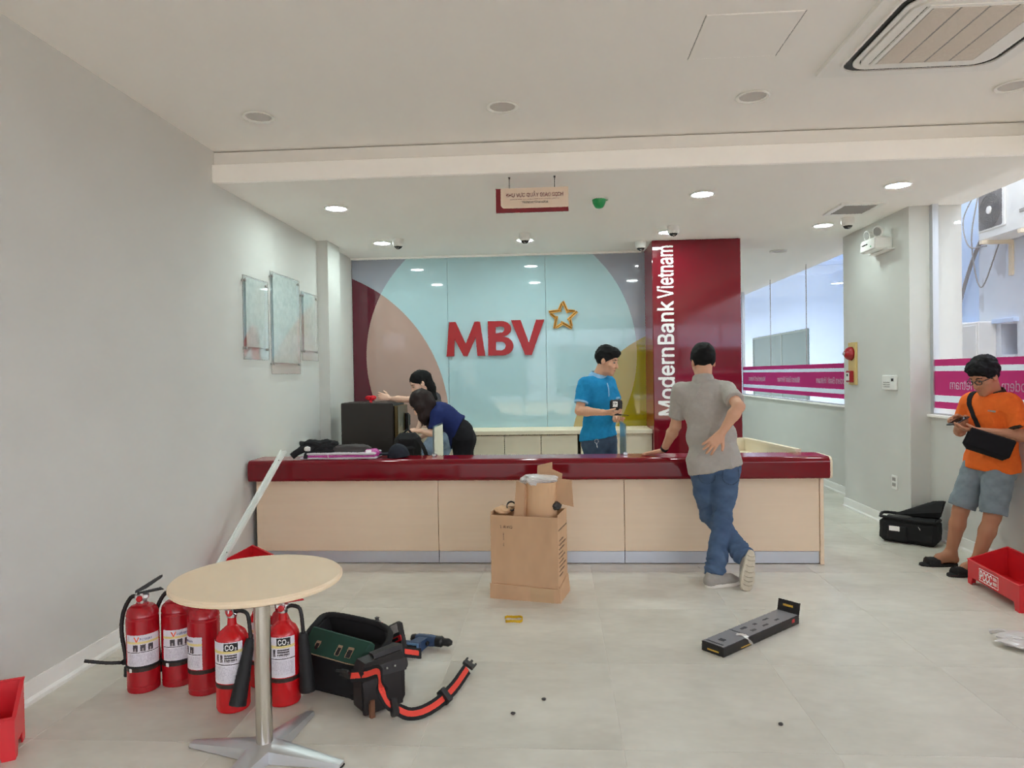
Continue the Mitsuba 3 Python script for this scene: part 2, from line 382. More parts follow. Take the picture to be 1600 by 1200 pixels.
# ---------------------------------------------------------------- ceiling fixtures
mat('lamp_off', (190, 186, 182), 0.5)
def downlight(x, y, z, on, label, group, power=1.0):
    t = thing('downlight', label, 'downlight', group)
    part(t, 'trim', lathe([(.075, -.001), (.094, -.002), (.098, -.007), (.092, -.012), (.082, -.01), (.075, -.001)], (x, y, z), 36), 'white_plastic')
    a = np.arange(32) * math.pi / 16
    disk = trimesh.Trimesh(np.vstack([np.stack([np.cos(a) * .081, np.sin(a) * .081, a * 0], 1), [[0, 0, 0]]]), [(32, (i + 1) % 32, i) for i in range(32)], process=False)
    disk = move(disk, (x, y, z - (.009 if on else .0035)))
    k = part(t, 'lens', disk, 'lamp_off', False)
    if on:
        scene[k]['emitter'] = {'type': 'area', 'radiance': rgb((LAMP * .83 * power, LAMP * 1.0 * power, LAMP * .96 * power))}
for x, y, w in ((-1.79, 5.57, 'lit downlight beside the left wall nearest the white fascia'), (-.3, 5.53, 'lit downlight behind the hanging sign'), (1.17, 5.49, 'lit downlight right of the green covered detector'), (2.62, 5.41, 'lit downlight nearest the near right window'),
                (-1.79, 7.07, 'lit downlight at the left end of the glass mural'), (-.3, 7.12, 'lit downlight half hidden behind the middle dome camera'), (1.13, 6.93, 'lit downlight half hidden behind the dome camera over the red column'), (2.6, 6.82, 'lit downlight by the square ceiling vent')):
    downlight(x, y, ZL, True, w, 'lit downlights of the lower ceiling', .55 if (x, y) == (2.6, 6.82) else 1.0)
for x, y, w in ((1.95, 9.7, 'lit downlight of the back room straight behind the red column'), (2.1, 11.4, 'lit downlight farthest back, by the end wall behind the red column'), (.4, 9.7, 'lit downlight of the back room behind the glass mural')):
    downlight(x, y, ZL, True, w, 'lit downlights of the back room', 2.0)
downlight(2.62, 8.23, ZL, False, 'switched off downlight in the passage right of the red column', None)
for x, w in ((-1.82, 'unlit downlight of the front ceiling nearest the left wall'), (-.3, 'unlit downlight of the front ceiling above the hanging sign'), (1.19, 'unlit downlight below the ceiling access hatch'), (2.67, 'unlit downlight of the front ceiling beside the air conditioner cassette')):
    downlight(x, 4.17, ZU, False, w, 'unlit downlights of the front ceiling')

def dome_camera(x, y, label, look=(0, -1)):
    t = thing('dome_camera', label, 'security camera', 'ceiling dome cameras')
    part(t, 'base', lathe([(0, 0), (.055, 0), (.057, -.004), (.058, -.045), (.054, -.055), (0, -.055)], (x, y, ZL), 32), 'white_plastic')
    part(t, 'collar', lathe([(.03, -.05), (.055, -.05), (.052, -.066), (.044, -.075), (.038, -.07)], (x, y, ZL), 32), 'white_gloss')
    p = [(0, -.1)] + [(.041 * math.sin(a), -.064 - .037 * math.cos(a)) for a in np.linspace(.1, 1.5, 9)]
    d = part(t, 'dome', lathe(p, (x, y, ZL), 28), 'black_gloss', True)
    part(d, 'lens_ring', lathe([(.006, 0), (.012, 0), (.012, .004), (.006, .004), (.006, 0)], (x + look[0] * .026, y + look[1] * .026, ZL - .088), 16, frame(V(0, 0, 0), V(look[0], look[1], -.6))[0]), 'grey_plastic')
for x, y, l in ((-1.588, 6.93, 'white dome camera beside the lit downlight near the left pilaster'), (-.287, 6.82, 'white dome camera in the middle above the wall letters'), (.923, 7.40, 'white dome camera in the corner left of the red column'),
                (1.144, 6.67, 'white dome camera above the top of the red column'), (2.718, 6.55, 'white dome camera between the ceiling vent and the pier')):
    dome_camera(x, y, l)

t = thing('smoke_detector', 'ceiling detector still wearing its green plastic cover', 'smoke detector')
part(t, 'base', lathe([(0, 0), (.052, 0), (.052, -.012), (0, -.012)], (.366, 5.54, ZL), 32), 'white_plastic')
mat('green_cover', (24, 142, 74), 0.35)
part(t, 'cover', lathe([(.05, -.008), (.056, -.012), (.054, -.02), (.05, -.04), (.036, -.066), (.026, -.076), (0, -.078)], (.366, 5.54, ZL), 36), 'green_cover')
part(t, 'tab', cb(.41, .436, 5.53, 5.55, ZL - .018, ZL - .012, .002), 'green_cover')

# hanging sign
mat('sign_board', (122, 20, 32), 0.3, coat=.3)
mat('sign_cream', (226, 205, 186), 0.35)
mat('sign_text', (96, 14, 28), 0.5)
mat('dark_text', (50, 42, 44), 0.5)
t = thing('hanging_sign', 'maroon and cream sign KHU VỰC QUẦY GIAO DỊCH hanging on two cords', 'sign')
SY = 4.87
part(t, 'board', cb(-.407, .107, SY - .005, SY + .010, 2.609, 2.780, .002), 'sign_board')
po = sbox(-.372, 2.638, .107, 2.780).difference(sbox(-.373, 2.637, -.343, 2.667)).union(Point(-.343, 2.667).buffer(.029, 16).intersection(sbox(-.373, 2.637, -.343, 2.667)))
part(t, 'panel', extr(po, .003, (0, SY - .0045, 0), FACE_S), 'sign_cream', False)
part(t, 'lettering', move(text('KHU VỰC QUẦY GIAO DỊCH', .0255, .001, .405, True), (-.334, SY - .0075, 2.717), FACE_S), 'sign_text', False)
part(t, 'rule', bx(-.302, .04, SY - .0085, SY - .0075, 2.6985, 2.7005), 'sign_text', False)
part(t, 'lettering', move(text('TRANSACTION AREA', .0150, .001, .188, True), (-.224, SY - .0075, 2.671), FACE_S), 'dark_text', False)
for x in (-.310, .011):
    part(t, 'cord', cyl((x, SY + .002, 2.778), (x, SY + .002, ZL), .0024, n=6), 'dark_grey')
    part(t, 'hook', cyl((x, SY + .002, ZL - .012), (x, SY + .002, ZL), .007, n=10), 'dark_grey')

# access hatch in the front ceiling: a thin panel with a shadow joint
t = thing('ceiling_hatch', 'square white access hatch with a hairline joint in the front ceiling', 'ceiling hatch')
part(t, 'panel', cb(.715, 1.155, 3.21, 3.645, ZU - .003, ZU + .01, .001), 'ceiling_paint', False)
for a in (bx(.709, .713, 3.205, 3.65, ZU - .0015, ZU), bx(1.157, 1.161, 3.205, 3.65, ZU - .0015, ZU)): part(t, 'joint', a, 'grey_plastic', False)
for a in (bx(.709, 1.161, 3.645, 3.65, ZU - .0012, ZU), bx(.709, 1.161, 3.205, 3.21, ZU - .0012, ZU)): part(t, 'joint', a, 'trim_white', False)

# four-way air conditioner cassette
t = thing('air_conditioner_cassette', 'large white four-way air conditioner cassette in the front ceiling', 'air conditioner')
X0, X1, Y0, Y1 = 1.45, 2.40, 2.95, 3.90
def rr(x0, x1, y0, y1, r): return sbox(x0 + r, y0 + r, x1 - r, y1 - r).buffer(r, 12)
part(t, 'plate', extr(rr(X0, X1, Y0, Y1, .004), .022, (0, 0, ZU - .022)), 'white_plastic')
slotring = rr(X0 + .085, X1 - .085, Y0 + .085, Y1 - .085, .1)
inner = rr(X0 + .15, X1 - .15, Y0 + .15, Y1 - .15, .09)
part(t, 'louvre_slot', extr(slotring.difference(inner), .004, (0, 0, ZU - .0255)), 'black_plastic', False)
part(t, 'slot_lip', extr(slotring.buffer(.012).difference(slotring), .012, (0, 0, ZU - .034)), 'white_plastic')
part(t, 'louvre', extr(rr(X0 + .118, X1 - .118, Y0 + .118, Y1 - .118, .1).difference(inner.buffer(.006)), .006, (0, 0, ZU - .036)), 'white_plastic')
part(t, 'intake_panel', extr(inner, .02, (0, 0, ZU - .044)), 'white_plastic')
gx0, gx1, gy0, gy1 = X0 + .23, X1 - .23, Y0 + .2, Y1 - .2
part(t, 'grille_frame', extr(sbox(gx0 - .02, gy0 - .02, gx1 + .02, gy1 + .02).difference(sbox(gx0, gy0, gx1, gy1)), .004, (0, 0, ZU - .048)), 'white_plastic')
part(t, 'grille_bed', bx(gx0, gx1, gy0, gy1, ZU - .046, ZU - .043), 'grey_plastic', False)
mat('filter_grey', (214, 206, 196), 0.8)
for i in range(4):
    a = gx0 + (gx1 - gx0) / 4 * i
    g = part(t, 'grille_field', join([bx(a + .006, a + (gx1 - gx0) / 4 - .006, y, y + .007, ZU - .050, ZU - .045) for y in np.arange(gy0, gy1 - .005, .0125)]), 'filter_grey', False)
part(t, 'seam', join(bx(X0 + .2, X0 + .203, Y0 + .19, Y1 - .2, ZU - .0455, ZU - .043)), 'dark_grey', False)

# square vent in the lower ceiling
t = thing('ceiling_vent', 'square white exhaust vent in the ceiling next to the pier', 'vent')
part(t, 'frame', join(extr(sbox(2.42, 5.95, 2.79, 6.36).difference(sbox(2.465, 5.995, 2.745, 6.315)), .015, (0, 0, ZL - .015))), 'white_plastic')
part(t, 'back', bx(2.46, 2.75, 5.99, 6.32, ZL - .004, ZL - .001), 'dark_grey', False)
for i in range(13):
    y = 6.0 + i * .0245
    part(t, 'slat', hull([(2.465, y, ZL - .003), (2.745, y, ZL - .003), (2.465, y + .021, ZL - .014), (2.745, y + .021, ZL - .014), (2.465, y + .003, ZL - .003), (2.745, y + .003, ZL - .003), (2.465, y + .021, ZL - .0125), (2.745, y + .021, ZL - .0125)]), 'grey_plastic', False)

# ---------------------------------------------------------------- glass mural with letters
t = thing('glass_mural', 'wall mural of three glossy back-painted glass panes with large coloured circles', 'mural')
for a, b in ((-2.39, -1.255), (-1.252, -.108), (-.105, 1.042)):
    part(t, 'pane', cb(a, b, YM, YM + .012, .78, ZL - .021, .0015), 'mural', False)
s = thing('raised_letters', 'red raised letters MBV with a gold outline star on the glass mural', 'sign')
def polyletter(kind, pts_list, label=None):
    p = Polygon(pts_list[0], pts_list[1:])
    part(s, kind, extr(p, .035, (0, YM - .0005, 0), FACE_S), 'sign_red', False, label)
z0, z1 = 1.685, 2.085
W = .453
mx = lambda u: -1.272 + u * W
M = [(0, z0), (.19, z0), (.215, 1.885), (.44, z0), (.54, z0), (.76, 1.90), (.80, z0), (1.0, z0), (.875, z1), (.74, z1), (.50, 1.825), (.24, z1), (.08, z1)]
polyletter('letter', [[(mx(u), z) for u, z in M]], 'red letter M')
def arc(cx, cz, rx, rzz, a0, a1, n=14): return [(cx + rx * math.cos(a), cz + rzz * math.sin(a)) for a in np.linspace(a0, a1, n)]
h = math.pi / 2
xb = -.782
zm = 1.905
outer = [(xb, z0)] + arc(xb + .165, (z0 + zm) / 2, .13, (zm - z0) / 2, -h, h * .96) + arc(xb + .155, (zm + z1) / 2, .118, (z1 - zm) / 2, -h * .96, h) + [(xb, z1)]
h1 = [(xb + .09, z0 + .062)] + arc(xb + .15, (z0 + zm) / 2 - .0, .055, (zm - z0) / 2 - .06, -h, h, 10) + [(xb + .09, zm - .062 + .003)]
h2 = [(xb + .09, zm + .038)] + arc(xb + .145, (zm + z1) / 2 - .008, .048, (z1 - zm) / 2 - .054, -h, h, 10) + [(xb + .09, z1 - .07)]
polyletter('letter', [outer, h1, h2], 'red letter B')
xv = -.512
Vp = [(0, 2.092), (.112, 2.092), (.205, 1.83), (.292, 2.092), (.388, 2.092), (.236, z0), (.160, z0)]
polyletter('letter', [[(xv + u, z) for u, z in Vp]], 'red letter V')
# star: ten gold tubes, two to a point, each tube a bar with a groove
sc_, sx_, sz_ = .172, .092, 2.125
R1, R2 = 1.0, .47
out_p = [(sx_ + sc_ * R1 * math.sin(2 * math.pi * k / 5), sz_ + sc_ * R1 * math.cos(2 * math.pi * k / 5)) for k in range(5)]
in_p = [(sx_ + sc_ * R2 * math.sin(2 * math.pi * (k + .5) / 5), sz_ + sc_ * R2 * math.cos(2 * math.pi * (k + .5) / 5)) for k in range(5)]
star = part(s, 'star', join([cyl((x, YM - .03, z), (x, YM, z), .006, n=8) for x, z in in_p]), 'gold_dark', label='gold star made of ten double bars')
for k in range(5):
    for q, (a, b) in enumerate(((out_p[k], in_p[k]), (in_p[k - 1], out_p[k]))):
        a, b = V(a[0], YM - .03, a[1]), V(b[0], YM - .03, b[1])
        d = (b - a) / np.linalg.norm(b - a); side = np.cross(d, V(0, 1, 0))
        if q == 0: a, b = a + d * .0, b + d * .03
        else: a, b = a - d * .0, b - d * .025
        part(star, 'bar', join(cyl(a + side * .0105, b + side * .0105, .0062, n=8), cyl(a - side * .0105, b - side * .0105, .0062, n=8)), 'gold')
        part(star, 'groove', cyl(a + V(0, .002, 0), b + V(0, .002, 0), .0062, n=6), 'gold_dark')

# red column
c = thing('red_column', 'glossy maroon clad column with white vertical lettering Modern Bank Vietnam', 'column')
part(c, 'cladding', cb(1.036, 1.960, 7.375, 8.14, 0, ZL - .002, .004), 'maroon_glass')
part(c, 'front_pane', cb(1.040, 1.957, 7.368, 7.376, .55, ZL - .006, .002), 'maroon_glass')
for w, z, L in (('Modern', 1.00, .72), ('Bank', 1.755, .46), ('Vietnam', 2.245, .555)):
    m = text(w, .165 if w != 'Vietnam' else .163, .004, L, bold=True)
    Rr = np.array([[0, -1, 0], [0, 0, -1], [1, 0, 0]], float)       # reads upwards, faces -y
    part(c, 'lettering', move(m, (1.252, 7.3675, z), Rr), 'white_letter', False)

# ---------------------------------------------------------------- back counter along the mural
t = thing('back_counter', 'cream low cabinet running along the wall under the glass mural', 'cabinet')
part(t, 'worktop', cb(-1.62, 1.034, 7.46, 7.975, .80, .845, .004), 'cream_laminate')
part(t, 'carcass', bx(-1.6, .12, 7.52, 7.97, .02, .80), 'shade_gap', False)
part(t, 'plinth', bx(-1.6, 1.03, 7.55, 7.97, 0, .08), 'cream_laminate', False)
part(t, 'end_panel', bx(.26, 1.03, 7.5, 7.97, .02, .80), 'cream_laminate', False)
for a, b in ((-1.6, -1.09), (-1.086, -.578), (-.572, -.176), (-.170, .225)):
    d = part(t, 'door', cb(a, b, 7.485, 7.51, .06, .792, .002), 'cream_laminate')

# ---------------------------------------------------------------- transaction counter
t = thing('transaction_counter', 'long beige transaction counter with a glossy maroon rounded top', 'counter')
xs = (-2.375, -.926, .506, 1.955)
part(t, 'carcass', bx(-2.37, 1.95, 5.275, 5.42, .02, .657), 'shade_gap', False)
for a, b in zip(xs[:-1], xs[1:]):
    part(t, 'front_panel', cb(a + .002, b - .002, 5.25, 5.275, .1, .662, .002), 'beige_laminate')
    part(t, 'kick_plate', cb(a + .002, b - .002, 5.262, 5.28, .006, .096, .001), 'kick_metal')
part(t, 'side_panel', cb(1.957, 1.985, 5.245, 5.86, 0, .657, .003), 'beige_laminate')
def counter_top():
    h, d, r = .163, .30, .045
    pts = [(0, 0)] + [(d - .03, 0)] + [(d - .03 + .03 * math.sin(a), .03 - .03 * math.cos(a)) for a in np.linspace(0, h_, 6)] + \
          [(d - r + r * math.cos(a), h - r + r * math.sin(a)) for a in np.linspace(0, h_, 9)] + [(0, h)]
    return Polygon(pts)
h_ = math.pi / 2
Rt = np.array([[0, 0, 1], [-1, 0, 0], [0, 1, 0]], float)            # profile x -> -y, profile y -> z, extrusion -> +x
part(t, 'top', extr(counter_top(), 4.385, (-2.39, 5.445, .659), Rt), 'maroon_gloss', 40)
part(t, 'end_cap', extr(counter_top(), .018, (1.995, 5.448, .6585), Rt), 'cream_laminate', 40)
part(t, 'desk', cb(-2.36, 1.30, 5.42, 5.98, .70, .735, .003), 'cream_laminate')
for x in (-2.3, -.9, .5, 1.28): part(t, 'support', bx(x - .012, x + .012, 5.42, 5.95, 0, .70), 'cream_laminate', False)

t = thing('counter_return', 'cream side return with raised rim behind the right end of the transaction counter', 'counter')
P = [V(1.80, 5.99), V(1.675, 6.36)]
def wallseg(a, b, th, z0, z1):
    d = (b - a) / np.linalg.norm(b - a); n_ = V(d[1], -d[0]) * th
    return hull([(p[0], p[1], z) for p in (a, b, b + n_, a + n_) for z in (z0, z1)])
part(t, 'side_panel', wallseg(V(1.86, 5.46), V(1.72, 6.42), .03, 0, .825), 'cream_laminate', False)
part(t, 'rim', wallseg(V(1.855, 5.46), V(1.715, 6.42), .045, .822, .845), 'cream_laminate', False)
part(t, 'back_panel', bx(1.47, 1.75, 6.41, 6.44, 0, .845), 'cream_laminate', False)
part(t, 'desk', hull([(p[0], p[1], z) for p in (V(1.35, 6.0), V(1.775, 6.0), V(1.725, 6.38), V(1.35, 6.38)) for z in (.70, .73)]), 'cream_laminate', False)

mat('divider_glass', (255, 255, 255))
scene['mat_divider_glass'] = {'type': 'twosided', 'bsdf': {'type': 'principled', 'base_color': rgb(lin((120, 150, 146))), 'roughness': .08, 'specular': .6}}
scene['mat_divider_glass'] = {'type': 'principled', 'base_color': rgb((.62, .80, .77)), 'roughness': .03, 'spec_trans': .9, 'eta': 1.5}
mat('frosted', (205, 208, 190), 0.5)
for x, l, m in ((-.975, 'frosted glass divider standing on the counter beside the woman in navy', 'frosted'), (.525, 'clear green glass divider on the counter in front of the man in blue', None)):
    t = thing('counter_divider', l, 'divider')
    Rx = np.array([[0, 0, 1], [1, 0, 0], [0, 1, 0]], float)
    po = Polygon([(5.33, .8225), (5.447, .8225), (5.447, .7355), (5.76, .7355), (5.76, 1.045), (5.74, 1.062), (5.36, 1.062), (5.33, 1.03)])
    if m:
        for o in (-.0025, .0105): part(t, 'film', extr(po.buffer(-.012), .002, (x + o, 0, 0), Rx), m, False)
    part(t, 'pane', extr(po, .010, (x, 0, 0), Rx), 'divider_glass', False)
    part(t, 'clamp', cb(x - .012, x + .022, 5.345, 5.375, .823, .845, .003), 'chrome')

# ---------------------------------------------------------------- left wall: three acrylic frames on stand-offs
mat('frame_film', (206, 210, 206), 0.5)
def film_fn(p, n, uv):
    k = FB(p.y * 25, p.z * 25, 1.0, 4); c = N(p.y * 2.2 + 3, p.z * 2.4, 5.0)
    return MX(MX(lin((178, 186, 182)), lin((206, 211, 207)), k), MX(lin((190, 172, 160)), lin((198, 192, 168)), N(p.y * 4, p.z * 3, 2.0)), SS(.5, .9, c) * .6)
mat('frame_film', mikit.proc(film_fn), 0.55)
for y0, y1, z0, z1, lb in ((5.13, 5.60, 1.61, 2.265, 'left acrylic wall frame with hazy film, nearest the camera'), (5.645, 6.305, 1.495, 2.37, 'tallest acrylic wall frame, in the middle of three on the left wall'), (6.35, 6.785, 1.625, 2.285, 'smallest acrylic wall frame, next to the left pilaster')):
    t = thing('acrylic_frame', lb, 'picture frame')
    part(t, 'back_sheet', cb(XL + .018, XL + .021, y0, y1, z0, z1, .001), 'clear_acrylic', False)
    part(t, 'film', bx(XL + .0215, XL + .0225, y0 + .06, y1 - .06, z0 + .1, z1 - .015), 'frame_film', False)
    part(t, 'front_sheet', cb(XL + .024, XL + .027, y0, y1, z0, z1, .001), 'clear_acrylic', False)
    part(t, 'edge', extr(sbox(y0, z0, y1, z1).difference(sbox(y0 + .004, z0 + .004, y1 - .004, z1 - .004)), .003, (XL + .0242, 0, 0), np.array([[0, 0, 1], [1, 0, 0], [0, 1, 0]], float)), 'grey_plastic', False)
    for y in (y0 + .04, y1 - .04):
        for z in (z0 + .09, z1 - .04):
            part(t, 'standoff', lathe([(0, 0), (.009, 0), (.009, .026), (.012, .027), (.012, .036), (0, .037)], (XL, y, z), 14, np.array([[0, 0, 1], [0, 1, 0], [-1, 0, 0]], float)), 'grey_plastic')

# ---------------------------------------------------------------- pier fittings
Rw = FACE_W
t = thing('fire_alarm', 'red fire alarm bell and call point on a tan backing plate on the pier', 'fire alarm')
mat('tan_plate', (206, 180, 120), 0.5)
mat('alarm_red', (160, 26, 36), 0.25, coat=.4)
part(t, 'plate', cb(3.035, 3.06, 7.165, 7.335, 1.30, 1.735, .004), 'tan_plate')
part(t, 'bell', lathe([(0, 0), (.07, 0), (.07, .02), (.055, .05), (.03, .07), (0, .075)], (3.035, 7.25, 1.62), 28, Rw @ np.diag([1., 1, 1])), 'alarm_red', True)
part(t, 'bell_cap', lathe([(0, .07), (.018, .07), (.016, .084), (0, .086)], (3.035, 7.25, 1.62), 16, Rw), 'chrome', True)
cp = part(t, 'call_point', cb(2.995, 3.035, 7.20, 7.30, 1.325, 1.445, .006), 'alarm_red')
part(cp, 'panel', cb(2.991, 2.996, 7.215, 7.285, 1.345, 1.425, .002), 'white_plastic')
part(cp, 'button', lathe([(0, 0), (.014, 0), (.012, .005), (0, .006)], (2.991, 7.25, 1.40), 16, Rw), 'black_plastic')
t = thing('thermostat', 'square white control panel with a small dark display on the pier', 'thermostat')
part(t, 'body', cb(3.035, 3.06, 6.35, 6.60, 1.265, 1.40, .006), 'white_gloss')
part(t, 'display', cb(3.032, 3.036, 6.38, 6.42, 1.345, 1.37, .001), 'black_plastic')
for z in (1.29, 1.31, 1.33): part(t, 'button', cb(3.032, 3.036, 6.45, 6.57, z, z + .008, .001), 'grey_plastic')
t = thing('wall_socket', 'white double wall socket low on the pier', 'socket')
part(t, 'plate', cb(3.05, 3.06, 6.365, 6.465, .365, .49, .004), 'white_gloss')
for z in (.39, .44): part(t, 'outlet', cb(3.047, 3.051, 6.385, 6.445, z, z + .032, .002), 'grey_plastic')

t = thing('emergency_light', 'white emergency light with two round lamp heads high on the pier', 'emergency light')
part(t, 'case', cb(2.90, 3.06, 6.42, 6.72, 2.55, 2.66, .012), 'white_plastic')
part(t, 'bracket', cb(2.99, 3.06, 6.38, 6.76, 2.535, 2.55, .004), 'white_plastic')
part(t, 'indicator', cyl((2.897, 6.50, 2.585), (2.901, 6.50, 2.585), .007, n=10), 'green_cover')
part(t, 'name_plate', cb(2.897, 2.901, 6.56, 6.68, 2.61, 2.62, .001), 'dark_grey')
for y, d in ((6.475, V(-.85, -.5, -.25)), (6.675, V(-.95, -.1, -.2))):
    hd = part(t, 'lamp_head', lathe([(0, -.05), (.026, -.045), (.042, -.01), (.050, .015), (.047, .02), (0, .016)], V(2.96, y, 2.715), 28, frame(V(0, 0, 0), d)[0]), 'white_gloss')
    part(hd, 'reflector', lathe([(0, .017), (.039, .021), (.037, .024), (0, .023)], V(2.96, y, 2.715), 24, frame(V(0, 0, 0), d)[0]), 'grey_plastic')
    part(hd, 'neck', cyl((2.98, y, 2.655), (2.975, y, 2.70), .012, n=12), 'white_gloss')

# ---------------------------------------------------------------- safe with a red bow on top
mat('safe_brown', (38, 32, 30), 0.4)
mat('bronze', (98, 84, 52), 0.25, metallic=.6)
t = thing('safe', 'dark brown steel safe with its door side facing right behind the counter', 'safe')
part(t, 'body', cb(-2.12, -1.60, 6.62, 7.12, 0, 1.205, .008), 'safe_brown')
d = part(t, 'door', cb(-1.598, -1.56, 6.66, 7.10, .05, 1.17, .006), 'bronze')
part(d, 'handle', join(lathe([(0, 0), (.035, 0), (.035, .02), (0, .025)], (-1.56, 6.85, .82), 20, FACE_E), cyl((-1.535, 6.85, .82), (-1.50, 6.85, .82), .012), cyl((-1.50, 6.78, .82), (-1.50, 6.92, .82), .011)), 'chrome')
part(d, 'hinge', cb(-1.56, -1.53, 7.06, 7.10, .95, 1.06, .004), 'black_plastic')
part(d, 'lock_box', cb(-1.56, -1.53, 6.98, 7.05, .90, 1.08, .006), 'black_plastic')
bow = [tube([(-1.845 + .0, 6.72, 1.222), (-1.845 + .05 * math.cos(a), 6.72 + .03 * math.sin(a), 1.25 + .012 * math.sin(2 * a)), (-1.845 + .03 * math.cos(a + .6), 6.72 + .03 * math.sin(a + .6), 1.265), (-1.845, 6.72, 1.222)], .007, 6, 6) for a in np.arange(6) * math.pi / 3]
mat('ribbon_red', (224, 20, 40), 0.3, coat=.3)
single('ribbon_bow', 'small bright red ribbon bow lying on the dark safe', 'ribbon', join(bow + [cyl((-1.845, 6.72, 1.2055), (-1.845, 6.72, 1.235), .016, .01)]), 'ribbon_red')

# ---------------------------------------------------------------- round table
t = thing('round_table', 'round beige laminate table on one steel column with a flat four-arm foot', 'table')
TX, TY = -1.145, 2.56
part(t, 'top', lathe([(0, .672), (.298, .672), (.314, .680), (.318, .688), (.316, .696), (.308, .701), (0, .701)], (TX - .015, TY, 0), 96), 'table_top') if False else None
mat('table_top', (231, 211, 182), 0.38, spec=.4)
part(t, 'top', lathe([(0, .672), (.298, .672), (.312, .678), (.3165, .686), (.316, .694), (.309, .701), (0, .701)], (TX - .012, TY, 0), 96), 'table_top')
part(t, 'column', cyl((TX, TY, .03), (TX, TY, .66), .031, n=40), 'steel')
part(t, 'mounting_plate', cb(TX - .1, TX + .1, TY - .1, TY + .1, .66, .672, .003), 'dark_grey')
for k in range(4):
    a = math.radians(-11 + 90 * k); L = .33
    p = [(.02, -.05, .048), (.02, .05, .048), (L, -.016, .016), (L, .016, .016), (.02, -.055, .0), (.02, .055, .0), (L, -.02, .002), (L, .02, .002), (.02, -.02, .058), (.02, .02, .058)]
    arm = part(t, 'foot_arm', move(hull(p), (TX, TY, .002), rz(a)), 'cast_grey', 25)
    part(arm, 'glide', move(cb(L - .05, L + .004, -.019, .019, 0, .008, .003), (TX, TY, 0), rz(a)), 'black_rubber')

# ---------------------------------------------------------------- fire extinguishers
mat('ext_red', (196, 16, 26), 0.2, coat=.5)
mat('ext_red_dark', (166, 14, 28), 0.22, coat=.5)
mat('hose_black', (28, 27, 28), 0.5)
mat('ext_band', (52, 34, 28), 0.45)
def label_fn(co2):
    def fn(p, n, uv):
        u, v = uv.x, uv.y
        def box_(a, b, c, d): return dr.select((u > a) & (u < b) & (v > c) & (v < d), mi.Float(1), mi.Float(0))
        col = mi.Color3f(lin((222, 218, 226)))
        yl = dr.select((v > .73) & (v < .80), mi.Float(1), mi.Float(0))
        col = MX(col, lin((226, 206, 120)), yl * .85)
        k = 8 if co2 else 5
        cell = dr.floor(u * k)
        f = u * k - cell
        if co2:
            pic = dr.select((v > .52) & (v < .70) & (f > .2) & (f < .75) & ((cell == 2) | (cell == 3)), mi.Float(1), mi.Float(0))
            rows = dr.select((u > .52) & (u < .84) & ((v * 17 - dr.floor(v * 17)) > .3) & (v > .52) & (v < .70), mi.Float(1), mi.Float(0))
            pic = dr.maximum(pic, rows)
        else:
            pic = dr.select((v > .50) & (v < .70) & (f > .14) & (f < .82) & (cell >= 1) & (cell <= 3), mi.Float(1), mi.Float(0))
        ln = dr.select((v > .455) & (v < .475), mi.Float(1), mi.Float(0))
        col = MX(col, lin((46, 36, 44)), dr.maximum(pic, ln) * .95)
        flame = pic * dr.select((v < .60) & (f > .38) & (f < .55), mi.Float(1), mi.Float(0))
        col = MX(col, lin((190, 180, 180)), flame * .8)
        tx = dr.select((v < .42) & (v > .08) & ((v * 30 - dr.floor(v * 30)) > .45) & (u > .06) & (u < .94), mi.Float(1), mi.Float(0)) * SS(.3, .6, N(u * 90, dr.floor(v * 30) * 3, 0.0))
        return MX(col, lin((150, 146, 160)), tx * .55)
    return fn
mat('ext_label_dry', mikit.proc(label_fn(False)), 0.35)
mat('ext_label_co2', mikit.proc(label_fn(True)), 0.35)
mat('label_orange', (230, 90, 40), 0.4)
mat('label_blue', (70, 74, 120), 0.4)

def wrap(mesh, r, z0, a0):
    """bend a flat mesh (x along, y up, z out) round a vertical cylinder; x = 0 falls on angle a0"""
    v = np.array(mesh.vertices); a = a0 + v[:, 0] / r
    mesh = mesh.copy(); mesh.vertices = np.stack([(r + v[:, 2]) * np.cos(a), (r + v[:, 2]) * np.sin(a), z0 + v[:, 1]], 1)
    return mesh

def curved_label(r, z0, z1, a0, a1, n=28):
    a = np.linspace(a0, a1, n)
    v, uv = [], []
    for k, q in enumerate(a):
        for z, t_ in ((z0, 0), (z1, 1)):
            v.append((r * math.cos(q), r * math.sin(q), z)); uv.append((k / (n - 1), t_))
    f = []
    for k in range(n - 1):
        i = 2 * k
        f += [(i, i + 2, i + 3), (i, i + 3, i + 1)]
    return trimesh.Trimesh(v, f, process=False), np.array(uv)

